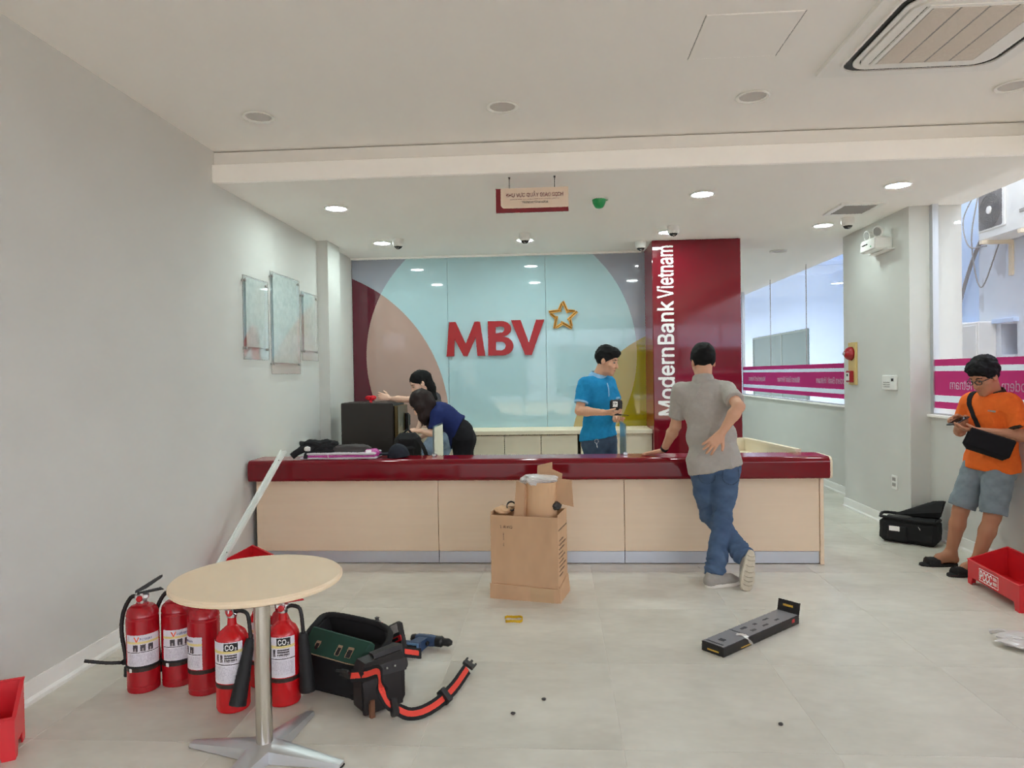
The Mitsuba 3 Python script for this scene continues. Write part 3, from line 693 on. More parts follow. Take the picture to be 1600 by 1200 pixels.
def extinguisher(x, y, kind, face, label, top=.40, r=.071, hose_dir=None, horn=None, dark=True, handle=0.0, group=None):
    """face: angle (world) at which the label's middle points"""
    t = thing('fire_extinguisher', label, 'fire extinguisher', group)
    L = V(x, y, 0)
    red = 'ext_red_dark' if dark else 'ext_red'
    co2 = kind == 'co2'
    if co2:
        prof = [(0, .0), (r - .012, .0), (r - .004, .004), (r, .014), (r, top - .085), (r - .004, top - .06), (r - .015, top - .035), (.03, top - .012), (.02, top - .004), (.018, top + .03), (0, top + .03)]
    else:
        prof = [(0, .0), (r - .006, .0), (r - .001, .003), (r, .01), (r, .028), (r - .002, .03), (r - .002, .033), (r, .035), (r, top - .062), (r - .0025, top - .058), (r - .0025, top - .05), (r, top - .046), (r - .006, top - .022), (r - .02, top - .006), (.03, top), (.026, top + .008), (0, top + .008)]
    part(t, 'cylinder', lathe(prof, L, 56), red, 30)
    zt = top + (.03 if co2 else .008)
    # label and lower band
    lo, hi = (.135, .315) if co2 else (.125, .275)
    m, uv = curved_label(r + .0008, lo, hi, face - 1.15, face + 1.15)
    lb = part(t, 'label', move(m, L), 'ext_label_co2' if co2 else 'ext_label_dry', True, uv=uv)
    if co2:
        part(lb, 'panel', move(wrap(text('I', .001, .0002) if False else subdiv(.060, .034), r + .0012, hi - .038, face + .02), L), 'black_plastic', False)
        part(lb, 'lettering', move(wrap(text('CO', .023, .0006, .036, True), r + .0016, hi - .033, face + .10), L), 'white_letter', False)
        part(lb, 'lettering', move(wrap(text('2', .012, .0006, None, True), r + .0016, hi - .035, face + .10 + .039 / r), L), 'white_letter', False)
    else:
        part(lb, 'lettering', move(wrap(text('V', .021, .0005, .024, True), r + .0012, hi - .030, face - .55), L), 'label_orange', False)
        part(lb, 'lettering', move(wrap(text('inafoam', .012, .0005, .052), r + .0012, hi - .024, face - .55 + .025 / r), L), 'label_blue', False)
    part(t, 'band', lathe([(r + .0003, lo - .022), (r + .0012, lo - .022), (r + .0012, lo - .004), (r + .0003, lo - .004), (r + .0003, lo - .022)], L, 48), 'ext_band', False)
    if not co2:
        part(t, 'tag', move(wrap(subdiv(.016, .018), r + .0014, lo - .024, face - .95), L), 'white_plastic', False)
    # valve and levers
    va = part(t, 'valve', join(lathe([(0, 0), (.021, 0), (.022, .012), (.014, .018), (.014, .045), (0, .048)], L + V(0, 0, zt), 20),
                               move(cb(-.03, .03, -.012, .012, .018, .04, .004), L + V(0, 0, zt), rz(handle))), 'chrome')
    hm = 'ext_red' if co2 else 'black_plastic'
    low = [(-.02, -.011, .040), (-.02, .011, .040), (.03, -.014, .046), (.03, .014, .046), (.078, -.012, .053), (.078, .012, .053)]
    low = hull([(a, b, c + d) for a, b, c in low for d in (0, .007)] + [(.096, 0, .049)])
    up = hull([(a, b, c + d) for a, b, c in [(-.028, -.010, .048), (-.028, .010, .048), (.02, -.014, .066), (.02, .014, .066), (.078, -.010, .108), (.078, .010, .108), (.088, -.008, .110), (.088, .008, .110)] for d in (0, .009)])
    part(va, 'carry_handle', move(low, L + V(0, 0, zt), rz(handle)), hm)
    part(va, 'squeeze_lever', move(up if not co2 else move(low, (0, 0, .018)), L + V(0, 0, zt), rz(handle)), hm)
    part(va, 'gauge', move(lathe([(0, 0), (.014, 0), (.014, .008), (.011, .011), (0, .011)], (0, 0, 0), 18, frame(V(0, 0, 0), V(0, -1, .1))[0]), L + V(0, -.018, zt + .022)), 'ext_red')
    # hose (with clip) or horn
    if hose_dir is not None:
        c, s_ = math.cos(hose_dir), math.sin(hose_dir)
        P = lambda d, z, w=0: (x + c * d - s_ * w, y + s_ * d + c * w, z)
        pts = [P(.015, zt + .028), P(.055, zt + .022), P(r + .022, top - .04), P(r + .034, top - .13), P(r + .02, .17), P(r + .012, .10)]
        part(t, 'hose', tube(pts, .0095, 10, 8), 'hose_black', True)
        part(t, 'nozzle', join(cyl(P(r + .012, .105), P(r + .014, .055), .012, .013, 14), cyl(P(r + .012, .11), P(r + .012, .100), .008, n=10)), 'black_rubber')
        part(t, 'hose_collar', cyl(P(r + .012, .118), P(r + .012, .106), .0125, n=14), 'white_plastic')
        part(t, 'hose_strap', lathe([(r + .001, lo + .005), (r + .005, lo + .003), (r + .005, lo - .004), (r + .001, lo - .006)], L, 48), 'black_rubber')
        part(t, 'hose_clip', move(cb(r - .004, r + .03, -.014, .014, lo - .014, lo + .012, .004), L, rz(hose_dir)), 'black_rubber')
    if horn is not None:
        hd, tilt, hb = (*horn, horn[0])[:3]
        c, s_ = math.cos(hd), math.sin(hd)
        P = lambda d, z: (x + c * d, y + s_ * d, z)
        part(t, 'hose', tube([P(.02, zt + .024), P(.05, zt + .030), P(r + .012, zt + .012), P(r + .02 + tilt * .3, top - .05), P(r + .018 + tilt * .4, .31)], .0085, 10, 8), 'hose_black', True)
        a, b = V(*P(r + .018 + tilt * .4, .315)), V(x + math.cos(hb) * (r + .030 + tilt), y + math.sin(hb) * (r + .030 + tilt), .055)
        R_, Ln = frame(a, b)
        part(t, 'discharge_horn', lathe([(.0, .0), (.017, .0), (.02, .012), (.022, .03), (.036, Ln - .006), (.036, Ln), (.031, Ln), (.018, .05), (0, .05)], a, 28, R_), 'black_rubber')
    return t

def subdiv(w, h, n=6):
    v = [(w * i / n, y, 0) for i in range(n + 1) for y in (0, h)]
    f = []
    for i in range(n): f += [(2 * i, 2 * i + 2, 2 * i + 3), (2 * i, 2 * i + 3, 2 * i + 1)]
    return trimesh.Trimesh(v, f, process=False)

E_ = extinguisher
E_(-1.975, 3.115, 'dry', math.radians(-58), 'red dry powder extinguisher with black lever at the left end of the row', handle=.45, hose_dir=math.radians(180))
E_(-1.845, 3.185, 'dry', math.radians(-52), 'red extinguisher second from the left, its hose hanging beside the first one', handle=.3, hose_dir=math.radians(188))
E_(-1.668, 3.10, 'dry', math.radians(-135), 'dark red extinguisher third from the left, its label turned away', handle=2.2, hose_dir=None)
E_(-1.452, 2.94, 'co2', math.radians(-95), 'bright red CO2 extinguisher with black horn, foremost of the row', top=.375, horn=(math.radians(-12), .010, math.radians(-56)), dark=False, handle=1.2)
E_(-1.425, 3.17, 'co2', math.radians(-80), 'red CO2 extinguisher half hidden behind the foremost one', top=.375, r=.055, horn=(math.radians(30), .01), dark=False, handle=.3)
E_(-1.315, 3.135, 'co2', math.radians(-100), 'dark red CO2 extinguisher hidden behind the steel table column', top=.37, r=.055, horn=None, dark=True, handle=1.9)
E_(-1.246, 2.985 + .02, 'co2', math.radians(-93), 'bright red CO2 extinguisher with black horn right of the table column', top=.375, horn=(math.radians(-5), .012), dark=False, handle=.15)
part('fire_extinguisher', 'hose', tube([(-2.07, 3.10, .125), (-2.12, 3.06, .14), (-2.20, 3.02, .165)], .008, 8, 6), 'hose_black', True)

# ---------------------------------------------------------------- red extinguisher stands
mat('stand_red', (206, 34, 44), 0.35, coat=.2)
def stand(loc, ang, label, L=.60, W=.25, letters=False):
    """open red tray on short legs with a taller back; its long front faces local -y"""
    t = thing('extinguisher_stand', label, 'extinguisher stand')
    R_ = rz(ang); put = lambda m: move(m, loc, R_)
    h0, h1, h2, th = .05, .16, .245, .006
    leg = .045
    def wall(n, a, b):  # one pressed sheet with two feet
        return Polygon([(0, 0), (leg, 0), (leg + .012, h0), (n - leg - .012, h0), (n - leg, 0), (n, 0), (n, b), (0, a)])
    part(t, 'front', put(extr(wall(L, h1, h1), th, (0, th, 0), FACE_S)), 'stand_red', False)
    part(t, 'back', put(extr(wall(L, h2, h2), th, (0, W, 0), FACE_S)), 'stand_red', False)
    S_ = np.array([[0, 0, 1], [1, 0, 0], [0, 1, 0]], float)
    for x in (0, L - th): part(t, 'side', put(extr(wall(W, h1, h2), th, (x, 0, 0), S_)), 'stand_red', False)
    part(t, 'tray', put(bx(th, L - th, th, W - th, h0, h0 + .006)), 'stand_red', False)
    part(t, 'rim', put(cb(-.004, L + .004, -.006, .012, h1, h1 + .006, .002)), 'stand_red', False)
    part(t, 'rim', put(cb(-.004, L + .004, W - .012, W + .004, h2, h2 + .006, .002)), 'stand_red', False)
    for x in (-.004, L - .010):
        part(t, 'rim', put(hull([(x + o, y, z + q) for o in (0, .014) for y, z in ((.006, h1), (W - .004, h2)) for q in (0, .006)])), 'stand_red', False)
    if letters:
        x0 = L * .25; y = -.0005
        part(t, 'border', put(extr(sbox(x0, .062, x0 + .225, .142).difference(sbox(x0 + .004, .066, x0 + .221, .138)), .001, (0, y, 0), FACE_S)), 'white_letter', False)
        part(t, 'lettering', put(move(text('PCCC', .056, .001, .142, True), (x0 + .012, y, .074), FACE_S)), 'white_letter', False)
        for z in (.108, .078):
            part(t, 'lettering', put(extr(sbox(0, 0, .042, .02), .001, (x0 + .165, y, z), FACE_S)), 'letter_soft', False)
mat('letter_soft', (232, 196, 196), 0.5)
stand((2.768, 4.815, 0), -math.pi / 2 - .085, 'red metal extinguisher stand lettered PCCC beside the man in orange', letters=True)
stand((-2.316, 2.38, 0), math.radians(30), 'red metal extinguisher stand cut by the left picture edge', L=.24, W=.19)
stand((-2.395, 4.66, 0), math.radians(-45), 'red metal stand half hidden behind the round table beside the leaning strip', L=.45)

# ---------------------------------------------------------------- leaning aluminium strip
mat('strip_white', (226, 232, 228), 0.4)
a, b = V(-2.34, 4.28, .012), V(-2.085, 5.105, .905)
d = (b - a) / np.linalg.norm(b - a); n_ = np.cross(d, V(1, 0, 0)); n_ /= np.linalg.norm(n_)
sec = np.array([(-.022, -.012), (.022, -.012), (.022, .012), (.016, .012), (.016, -.006), (-.016, -.006), (-.016, .012), (-.022, .012)])
t = thing('trim_strip', 'long white metal trim strip leaning against the left end of the counter', 'strip')
part(t, 'channel', sweep([a, (a + b) / 2, b], -sec, up=n_), 'strip_white', False)
for f in (.3, .93): 
    q = a + (b - a) * f
    part(t, 'screw', cyl(q + n_ * .0055, q + n_ * .0075, .004, n=10), 'dark_grey')

# ---------------------------------------------------------------- cardboard box full of packing
def card_fn(p, n, uv):
    k = FB(p.x * 14, p.y * 14, p.z * 5, 3)
    return MX(lin((186, 150, 118)), lin((204, 168, 134)), k)
mat('cardboard', mikit.proc(card_fn), 0.85, spec=.1)
mat('cardboard_light', (208, 170, 132), 0.8)
mat('cardboard_dark', (146, 108, 78), 0.9)
mat('print_brown', (92, 64, 48), 0.8)
mat('tape', (190, 158, 122), 0.2, coat=.5)
t = thing('cardboard_box', 'tall brown cardboard box standing open in front of the counter', 'box')
BX, BA = V(-.443, 4.449, 0), math.radians(-13.0)
bl, bw, bh = .452, .27, .545
put = lambda m: move(m, BX, rz(BA))
part(t, 'front', put(cb(0, bl, 0, .006, .003, bh, .002)), 'cardboard')
part(t, 'side', put(cb(bl - .006, bl, .006, bw, .003, bh + .015, .002)), 'cardboard')
part(t, 'side', put(cb(0, .006, .006, bw, .003, bh + .02, .002)), 'cardboard')
part(t, 'back', put(cb(.006, bl - .006, bw - .006, bw, .003, bh + .01, .002)), 'cardboard')
part(t, 'bottom', put(bx(.006, bl - .006, .006, bw - .006, .004, .01)), 'cardboard')
sl = part(t, 'base_sleeve', put(join(hull([(x, y, z) for x, y, z in ((-.006, -.008, .0), (-.006, -.002, .0), (bl + .012, -.008, .0), (bl + .012, -.002, .0), (-.006, -.008, .10), (-.006, -.002, .10), (bl + .004, -.008, .088), (bl + .004, -.002, .088))]),
      hull([(x, y, z) for x, y, z in ((bl + .002, -.008, 0), (bl + .012, -.008, 0), (bl + .002, bw + .006, 0), (bl + .016, bw + .006, 0), (bl + .002, -.008, .09), (bl + .006, -.008, .09), (bl + .002, bw, .12), (bl + .006, bw, .12))]))), 'cardboard', False)
part(sl, 'tape', put(bx(.27, .42, -.0095, -.008, .0, .09)), 'tape', False)
part(t, 'print', put(bx(bl, bl + .001, .012, bw - .01, .455, .462)), 'print_brown', False)
for i in range(9):
    part(t, 'print', put(bx(bl, bl + .001, .03, .03 + .19 * (.55 + .45 * ((i * 7) % 5) / 4), .16 + i * .028, .168 + i * .028)), 'print_brown', False)
part(t, 'print', put(move(text('1 8 KG', .017, .0008, .085), (.065, -.0005, .462), FACE_S)), 'print_brown', False)
for z in (.345, .385, .41): part(t, 'print', put(bx(.088, .091, -.0006, 0, z, z + .022)), 'print_brown', False)

mat('plastic_film', (200, 196, 194), 0.12, spec=.8)
# contents, each a thing in the box
cy = part if False else None
t2 = thing('cardboard_roll', 'thick cardboard wrap standing on end in the middle of the box', 'cardboard')
arcp = [(.312 + .106 * math.sin(a), .125 - .075 * math.cos(a)) for a in np.linspace(-1.75, 1.75, 22)]
po = Polygon(arcp + [(x + (.312 - x) * .06, y + (.125 - y) * .06 + .001) for x, y in reversed(arcp)])
part(t2, 'sheet', put(extr(po, .64, (0, 0, .115))), 'cardboard_light', 40)
part(t2, 'core', put(extr(Point(.312, .13).buffer(.055, 16), .60, (0, 0, .11))), 'cardboard_dark', 40)
def crumple(c, r, seed, sub=3, amp=.35, freq=14):
    m = trimesh.creation.icosphere(subdivisions=sub, radius=1.0)
    v = np.array(m.vertices)
    k = meshkit.fbm(v * 1.7 + seed * 3.1, 4, seed=seed)
    m.vertices = v * (1 + amp * (k[:, None] - .5) * 2) * np.asarray(r) + np.asarray(c)
    return m
single('plastic_wrap', 'crumpled clear plastic film lying on top of the cardboard roll', 'plastic film', put(crumple((.30, .14, .765), (.125, .09, .035), 3, 4, .5)), 'plastic_film', False)
def sheet(corners, th, nrm):
    c = np.array(corners, float); n_ = np.array(nrm, float) * th
    return hull(list(c) + list(c + n_))
single('cardboard_flap', 'torn cardboard piece sticking up behind the plastic film', 'cardboard', put(join(sheet([(.25, .20, .30), (.40, .20, .30), (.375, .19, .875), (.275, .19, .85)], .006, (0, 1, 0)), sheet([(.375, .19, .78), (.44, .185, .75), (.445, .185, .80), (.37, .19, .83)], .005, (0, 1, 0)))), 'cardboard', False)
single('cardboard_strip', 'narrow folded cardboard strip leaning up left of the roll', 'cardboard', put(join(sheet([(.13, .04, .30), (.20, .04, .30), (.218, .055, .745), (.165, .055, .765)], .007, (0, 1, 0)), sheet([(.20, .04, .30), (.205, .075, .30), (.228, .09, .73), (.218, .055, .745)], .005, (1, 0, 0)))), 'cardboard', False)
single('cardboard_flap', 'tilted cardboard flap jutting out right of the roll', 'cardboard', put(join(sheet([(.40, .12, .62), (.535, .10, .60), (.52, .12, .77), (.41, .14, .775)], .006, (0, 1, 0)))), 'cardboard', False)
single('foam_scrap', 'dark foam scrap under the tilted flap inside the box', 'foam', put(crumple((.42, .12, .60), (.03, .05, .03), 5)), 'dark_grey', False)
single('paper_scrap', 'pale crumpled paper at the left corner of the box', 'paper', put(crumple((.065, .08, .565), (.055, .06, .028), 8)), 'cardboard_light', False)
single('tape_core', 'black empty tape core poking out of the left side of the box', 'tape core', put(move(extr(Point(0, 0).buffer(.032, 20).difference(Point(0, 0).buffer(.026, 20)), .03), (.115, .10, .585), rot([1, .3, 0], 1.2))), 'black_plastic', False)

# ---------------------------------------------------------------- black and green tool bag
mat('bag_black', (19, 19, 22), 0.8)
mat('bag_green', (22, 62, 50), 0.75)
mat('bag_trim', (138, 120, 98), 0.8)
mat('leather_black', (30, 27, 28), 0.5)
mat('strap_red', (222, 70, 56), 0.7)
mat('wood_brown', (116, 78, 56), 0.6)
t = thing('tool_bag', 'open black tool bag with a green pocket panel beside the extinguishers', 'tool bag')
BO = V(-1.20, 3.13, 0); ba = math.atan2(-.125, .29); bL, bW, bH = .37, .24, .19
put = lambda m: move(m, BO, rz(ba))
def bag_body():
    lo = [(0, 0), (bL, 0), (bL, bW), (0, bW)]
    return put(hull([(x + (.02 if x == 0 else -.02) * (k), y, z) for x, y in lo for z, k in ((.015, 0), (bH, -.3))] + [(.02, .01, 0), (bL - .02, .01, 0), (bL - .02, bW - .01, 0), (.02, bW - .01, 0)]))
part(t, 'body', bag_body(), 'bag_black', 20)
def rimloop(off, z):
    return [(-.01 - off, .0), (-.012, .06), (.0, bW * .8), (.06, bW + .0), (bL - .06, bW), (bL + .01, bW * .8), (bL + .02, .06), (bL + .008, -.01), (bL * .5, -.02), (.02, -.02)]
part(t, 'pocket_panel', put(hull([(-.004, -.016, bH - .005), (bL - .05, -.016, bH - .015), (bL + .006, .03, bH - .01), (-.004, -.004, bH - .01), (.01, .05, bH + .085), (bL - .02, .05, bH + .065), (bL - .0, .06, bH + .055), (.01, .062, bH + .085), (bL - .02, .062, bH + .065), (-.01, .05, bH + .04)])), 'bag_green', 20)
part(t, 'inner_wall', put(hull([(.03, .064, bH - .03), (bL - .04, .064, bH - .03), (.03, .066, bH + .07), (bL - .04, .066, bH + .06), (.05, .15, bH - .03), (bL - .05, .15, bH - .03)])), 'bag_black', 20)
rimp = [(-.012, .03, bH + .045), (-.03, .11, bH + .07), (-.035, .19, bH + .088), (.08, .215, bH + .088), (bL - .08, .212, bH + .078), (bL + .005, .165, bH + .06), (bL + .025, .07, bH + .02), (bL + .012, .015, bH - .005)]
part(t, 'rim', put(tube(rimp, .016, 8, 6)), 'bag_black', True)
part(t, 'back_flap', put(hull([(-.01, .195, bH - .02), (bL - .03, .195, bH - .02), (-.03, .195, bH + .085), (bL - .06, .205, bH + .075), (.0, .22, bH - .02), (bL - .03, .22, bH - .02)])), 'bag_black', 20)
part(t, 'end_flap', put(hull([(-.005, .03, bH - .03), (.01, .03, bH - .03), (-.005, .20, bH - .03), (.01, .20, bH - .03), (-.012, .035, bH + .045), (-.034, .195, bH + .085), (-.022, .195, bH + .085), (-.002, .035, bH + .04)])), 'bag_black', 20)
for a, b in (((-.004, -.018, bH - .006), (bL - .05, -.018, bH - .016)),): part(t, 'piping', put(tube([a, ((a[0] + b[0]) / 2, a[1] - .001, a[2] - .006), b, (bL + .006, .028, bH - .012)], .0028, 6, 6)), 'bag_trim')
for x, w in ((.06, .028), (.19, .028), (.25, .034)):
    def loopbox(x, w): return hull([(x + dx * w + s * .012, .008 + s * .032 + o, bH + .024 + s * .052 + o) for dx in (0, 1) for s in (-.35, .35) for o in (0, -.004)])
    l = part(t, 'tool_loop', put(loopbox(x, w)), 'bag_trim', False)
    part(l, 'slot', put(hull([(x + .005 + dx * (w - .010) + s * .012, .006 + s * .032 + o, bH + .022 + s * .052 + o) for dx in (0, 1) for s in (-.25, .25) for o in (0, -.005)])), 'black_plastic', False)
part(t, 'foot', put(cb(bL - .10, bL - .0, -.004, .08, 0, .03, .008)), 'black_rubber')
part(t, 'handle_clip', put(lathe([(0, 0), (.012, .004), (.008, .012), (.013, .018), (0, .024)], (.27, .205, bH + .10), 10)), 'dark_grey')

t = thing('tape_measure', 'grey and red pocket tape measure showing above the back rim of the tool bag', 'tape measure')
part(t, 'case', move(cb(-.03, .03, -.015, .015, 0, .04, .008), (-.905, 3.345, .215), rz(ba) @ rot([1, 0, 0], .5)), 'grey_plastic')
part(t, 'band', move(cb(-.031, .031, -.016, .016, .012, .022, .003), (-.905, 3.345, .215), rz(ba) @ rot([1, 0, 0], .5)), 'strap_red')

t = thing('cable_tester', 'black hand-held tester with a screen and red band behind the tool bag', 'tester')
Ct, Rt_ = V(-.790, 3.30, .150), rz(-.25) @ rot([0, 1, 0], -.50) @ rot([1, 0, 0], -.45)
put = lambda m: move(m, Ct, Rt_)
part(t, 'body', put(cb(-.04, .04, -.02, .02, -.05, .10, .012)), 'black_plastic')
part(t, 'screen', put(cb(-.026, .026, -.0225, -.019, .045, .088, .002)), 'grey_plastic')
part(t, 'band', put(cb(-.037, .037, -.0235, -.015, .0, .03, .004)), 'sign_red')
part(t, 'badge', put(cb(-.02, .02, -.0245, -.023, .008, .022, .001)), 'black_gloss')
part(t, 'grip', put(cb(-.028, .028, -.018, .018, -.125, -.045, .014)), 'dark_grey')

# ---------------------------------------------------------------- tool belt: pouch and webbing
def ribbon(pts, w, th, k=8, twist=None, up=(0, 0, 1)):
    p = spline(pts, k)
    ups = None
    if twist is not None:
        tt = np.linspace(0, 1, len(p)); tw = np.interp(tt, np.linspace(0, 1, len(twist)), twist)
        tg = np.gradient(p, axis=0); tg /= np.linalg.norm(tg, axis=1, keepdims=True)
        x = np.cross(tg, V(0, 0, 1)); x /= np.linalg.norm(x, axis=1, keepdims=True)
        y = np.cross(x, tg)
        ups = y * np.cos(tw)[:, None] + x * np.sin(tw)[:, None]
    return sweep(p, np.array([(-w / 2, -th / 2), (w / 2, -th / 2), (w / 2, th / 2), (-w / 2, th / 2)]), up=up, ups=ups)
t = thing('tool_belt', 'black leather tool pouch on a black and red webbing belt lying on the floor', 'tool belt')
pa = math.atan2(.16, .145)
put = lambda m: move(m, (-.845, 2.862, 0), rz(pa * .92))
pouch = Polygon([(.0, .03), (.02, .006), (.20, .006), (.215, .03), (.215, .20), (.20, .235), (.02, .225), (.0, .19)])
part(t, 'pouch', put(extr(pouch, .075, (0, .085, 0), FACE_S)), 'leather_black', False)
part(t, 'front_pocket', put(hull([(.005, -.012, .012), (.005, .012, .19), (.19, -.012, .012), (.19, .012, .16), (.005, .012, .008), (.19, .012, .008), (.01, .004, .19), (.19, .004, .17)])), 'leather_black', 20)
part(t, 'flap', put(hull([(.07, -.006, .16), (.215, -.006, .15), (.07, .03, .245), (.215, .03, .255), (.08, .09, .235), (.21, .09, .245), (.07, .0, .165), (.215, .0, .155)])), 'leather_black', 30)
for x in (.115, .155): part(t, 'rivet', put(lathe([(0, 0), (.005, 0), (.004, .003), (0, .004)], (x, -.009, .185), 10, FACE_S)), 'chrome')
part(t, 'hammer_handle', put(hull([(.022, -.03, .0), (.042, -.03, .0), (.022, -.012, .0), (.042, -.012, .0), (.022, -.03, .075), (.042, -.03, .075), (.022, -.012, .075), (.042, -.012, .075)])), 'wood_brown', False)
part(t, 'side_loop', put(hull([(.0, -.022, .07), (.06, -.022, .05), (.0, -.0, .15), (.06, .0, .15), (.0, -.018, .07), (.06, -.018, .05)])), 'leather_black', False)
belt = [(-.905, 2.90, .165), (-.83, 2.87, .185), (-.765, 2.83, .215), (-.745, 2.79, .17), (-.725, 2.80, .10), (-.685, 2.84, .05), (-.640, 2.85, .028), (-.585, 2.875, .028), (-.53, 2.96, .03), (-.485, 3.10, .033), (-.452, 3.28, .036)]
tw = [1.15, 1.2, 1.3, 1.2, .9, .8, .8, .9, .95, .95, .9]
part(t, 'webbing', ribbon(belt, .052, .005, 8, tw), 'bag_black', False)
s_in = spline(belt, 8)
part(t, 'stripe', ribbon(belt, .024, .0085, 8, tw), 'strap_red', False)
for q, a in ((( -.700, 2.82, .07), .5), ((-.515, 3.00, .035), 1.2)):
    part(t, 'slider', move(cb(-.016, .016, -.034, .034, -.022, .022, .006), q, rz(a) @ rot([1, 0, 0], .8)), 'black_plastic')
part(t, 'buckle', move(join(cb(-.02, .02, -.03, .03, -.008, .008, .004), cb(.018, .05, -.006, .006, -.005, .005, .003), cb(.014, .045, -.030, -.02, -.005, .005, .003), cb(.014, .045, .02, .03, -.005, .005, .003)), (-.446, 3.31, .045), rz(1.35) @ rot([1, 0, 0], .5)), 'black_plastic')
part(t, 'buckle', move(join(cb(-.02, .02, -.03, .03, -.008, .008, .004), cb(.018, .05, -.022, -.012, -.005, .005, .003), cb(.018, .05, .012, .022, -.005, .005, .003)), (-.925, 2.905, .17), rz(2.8) @ rot([1, 0, 0], .9)), 'black_plastic')
part(t, 'webbing', ribbon([(-.715, 3.02, .225), (-.69, 3.06, .205), (-.665, 3.10, .185), (-.645, 3.13, .17)], .045, .005, 6, [1.2, 1.2, 1.2, 1.2]), 'bag_black', False)
part(t, 'stripe', ribbon([(-.703, 3.04, .217), (-.677, 3.08, .196), (-.655, 3.115, .178)], .022, .0085, 6, [1.2, 1.2, 1.2]), 'strap_red', False)

# ---------------------------------------------------------------- cordless drill lying on its side
mat('drill_blue', (44, 66, 98), 0.45)
mat('drill_edge', (96, 134, 174), 0.4)
t = thing('cordless_drill', 'dark blue cordless drill without battery lying behind the tool bag', 'drill')
Dd, Rd = V(-.735, 3.60, .028), rz(math.radians(-14))
put = lambda m: move(m, Dd, Rd)
part(t, 'motor_housing', put(lathe([(0, -.02), (.024, -.018), (.03, -.005), (.031, .07), (.028, .10), (0, .10)], (-.03, .03, .012), 24, np.array([[0, 0, 1], [0, 1, 0], [-1, 0, 0]], float))), 'drill_blue')
part(t, 'gear_collar', put(lathe([(.0, 0), (.028, 0), (.029, .03), (.022, .04), (0, .04)], (.07, .03, .012), 24, np.array([[0, 0, 1], [0, 1, 0], [-1, 0, 0]], float))), 'black_plastic')
part(t, 'chuck', put(lathe([(.0, 0), (.02, 0), (.021, .03), (.012, .048), (0, .048)], (.11, .03, .012), 20, np.array([[0, 0, 1], [0, 1, 0], [-1, 0, 0]], float))), 'black_rubber')
part(t, 'rear_cap', put(lathe([(0, 0), (.022, .002), (.026, .02), (.024, .03), (0, .03)], (-.075, .03, .012), 20, np.array([[0, 0, 1], [0, 1, 0], [-1, 0, 0]], float))), 'black_plastic')
part(t, 'grip', put(hull([(-.02, .02, -.012), (.03, .02, -.012), (-.02, .02, .035), (.03, .02, .035), (-.045, -.07, -.018), (.02, -.07, -.018), (-.045, -.07, .035), (.02, -.07, .035)])), 'drill_blue', 25)
b_ = part(t, 'battery_foot', put(cb(-.065, .03, -.105, -.065, -.026, .045, .01)), 'drill_blue')
part(b_, 'edge', put(extr(sbox(-.062, -.024, .027, .043).buffer(.002).difference(sbox(-.054, -.016, .019, .035)), .006, (0, -.103, 0), FACE_S)), 'drill_edge', False)
part(b_, 'socket', put(cb(-.052, .017, -.1075, -.10, -.014, .033, .002)), 'black_plastic')
part(t, 'trigger', put(cb(.028, .042, -.02, .015, .0, .02, .004)), 'black_plastic')

# ---------------------------------------------------------------- flat black carton, floor scraps
t = thing('flat_carton', 'long flat black carton with a grey printed top and raised end flap on the floor', 'carton')
mat('carton_black', (22, 20, 22), 0.4)
mat('carton_grey', (128, 128, 132), 0.35)
mat('carton_gold', (190, 150, 60), 0.4)
mat('carton_mark', (60, 60, 66), 0.5)
PA = math.atan2(4.01 - 3.529, 1.365 - .832)
put = lambda m: move(m, (.832, 3.529, 0), rz(PA))
cl, cw, ch = .735, .135, .05
part(t, 'body', put(cb(0, cl, 0, cw, 0, ch, .002)), 'carton_black')
part(t, 'top_print', put(bx(.006, cl - .01, .004, cw - .004, ch, ch + .0012)), 'carton_grey', False)
part(t, 'end_flap', put(hull([(cl - .004, 0, ch), (cl - .004, cw, ch), (cl - .001, 0, ch), (cl - .001, cw, ch), (cl + .012, 0, ch + .062), (cl + .012, cw, ch + .062), (cl + .015, 0, ch + .062), (cl + .015, cw, ch + .062)])), 'carton_black', False)
part(t, 'gold_print', put(bx(cl + .0005, cl + .0045, .04, .10, ch + .03, ch + .042)), 'carton_gold', False)
part(t, 'gold_print', put(bx(-.001, 0, .03, .10, .014, .022)), 'carton_gold', False)
part(t, 'gold_print', put(bx(.15, .24, -.001, 0, .008, .014)), 'carton_gold', False)
part(t, 'red_print', put(bx(.655, .685, -.001, 0, .02, .04)), 'sign_red', False)
for x, y, w, h in ((.02, .02, .012, .10), (.235, .02, .010, .105), (.07, .05, .03, .035), (.29, .08, .05, .018), (.31, .03, .04, .018), (.40, .075, .028, .016), (.42, .03, .05, .014), (.50, .08, .05, .012), (.55, .035, .035, .014)):
    part(t, 'top_mark', put(bx(x, x + w, y, y + h, ch + .001, ch + .002)), 'carton_mark', False)
part(t, 'shrink_film', put(ribbon([(.20, cw * .45, ch + .004), (.215, cw * .2, ch + .007), (.21, -.004, ch - .002), (.235, -.008, .012)], .028, .002, 6)), 'plastic_film', False)

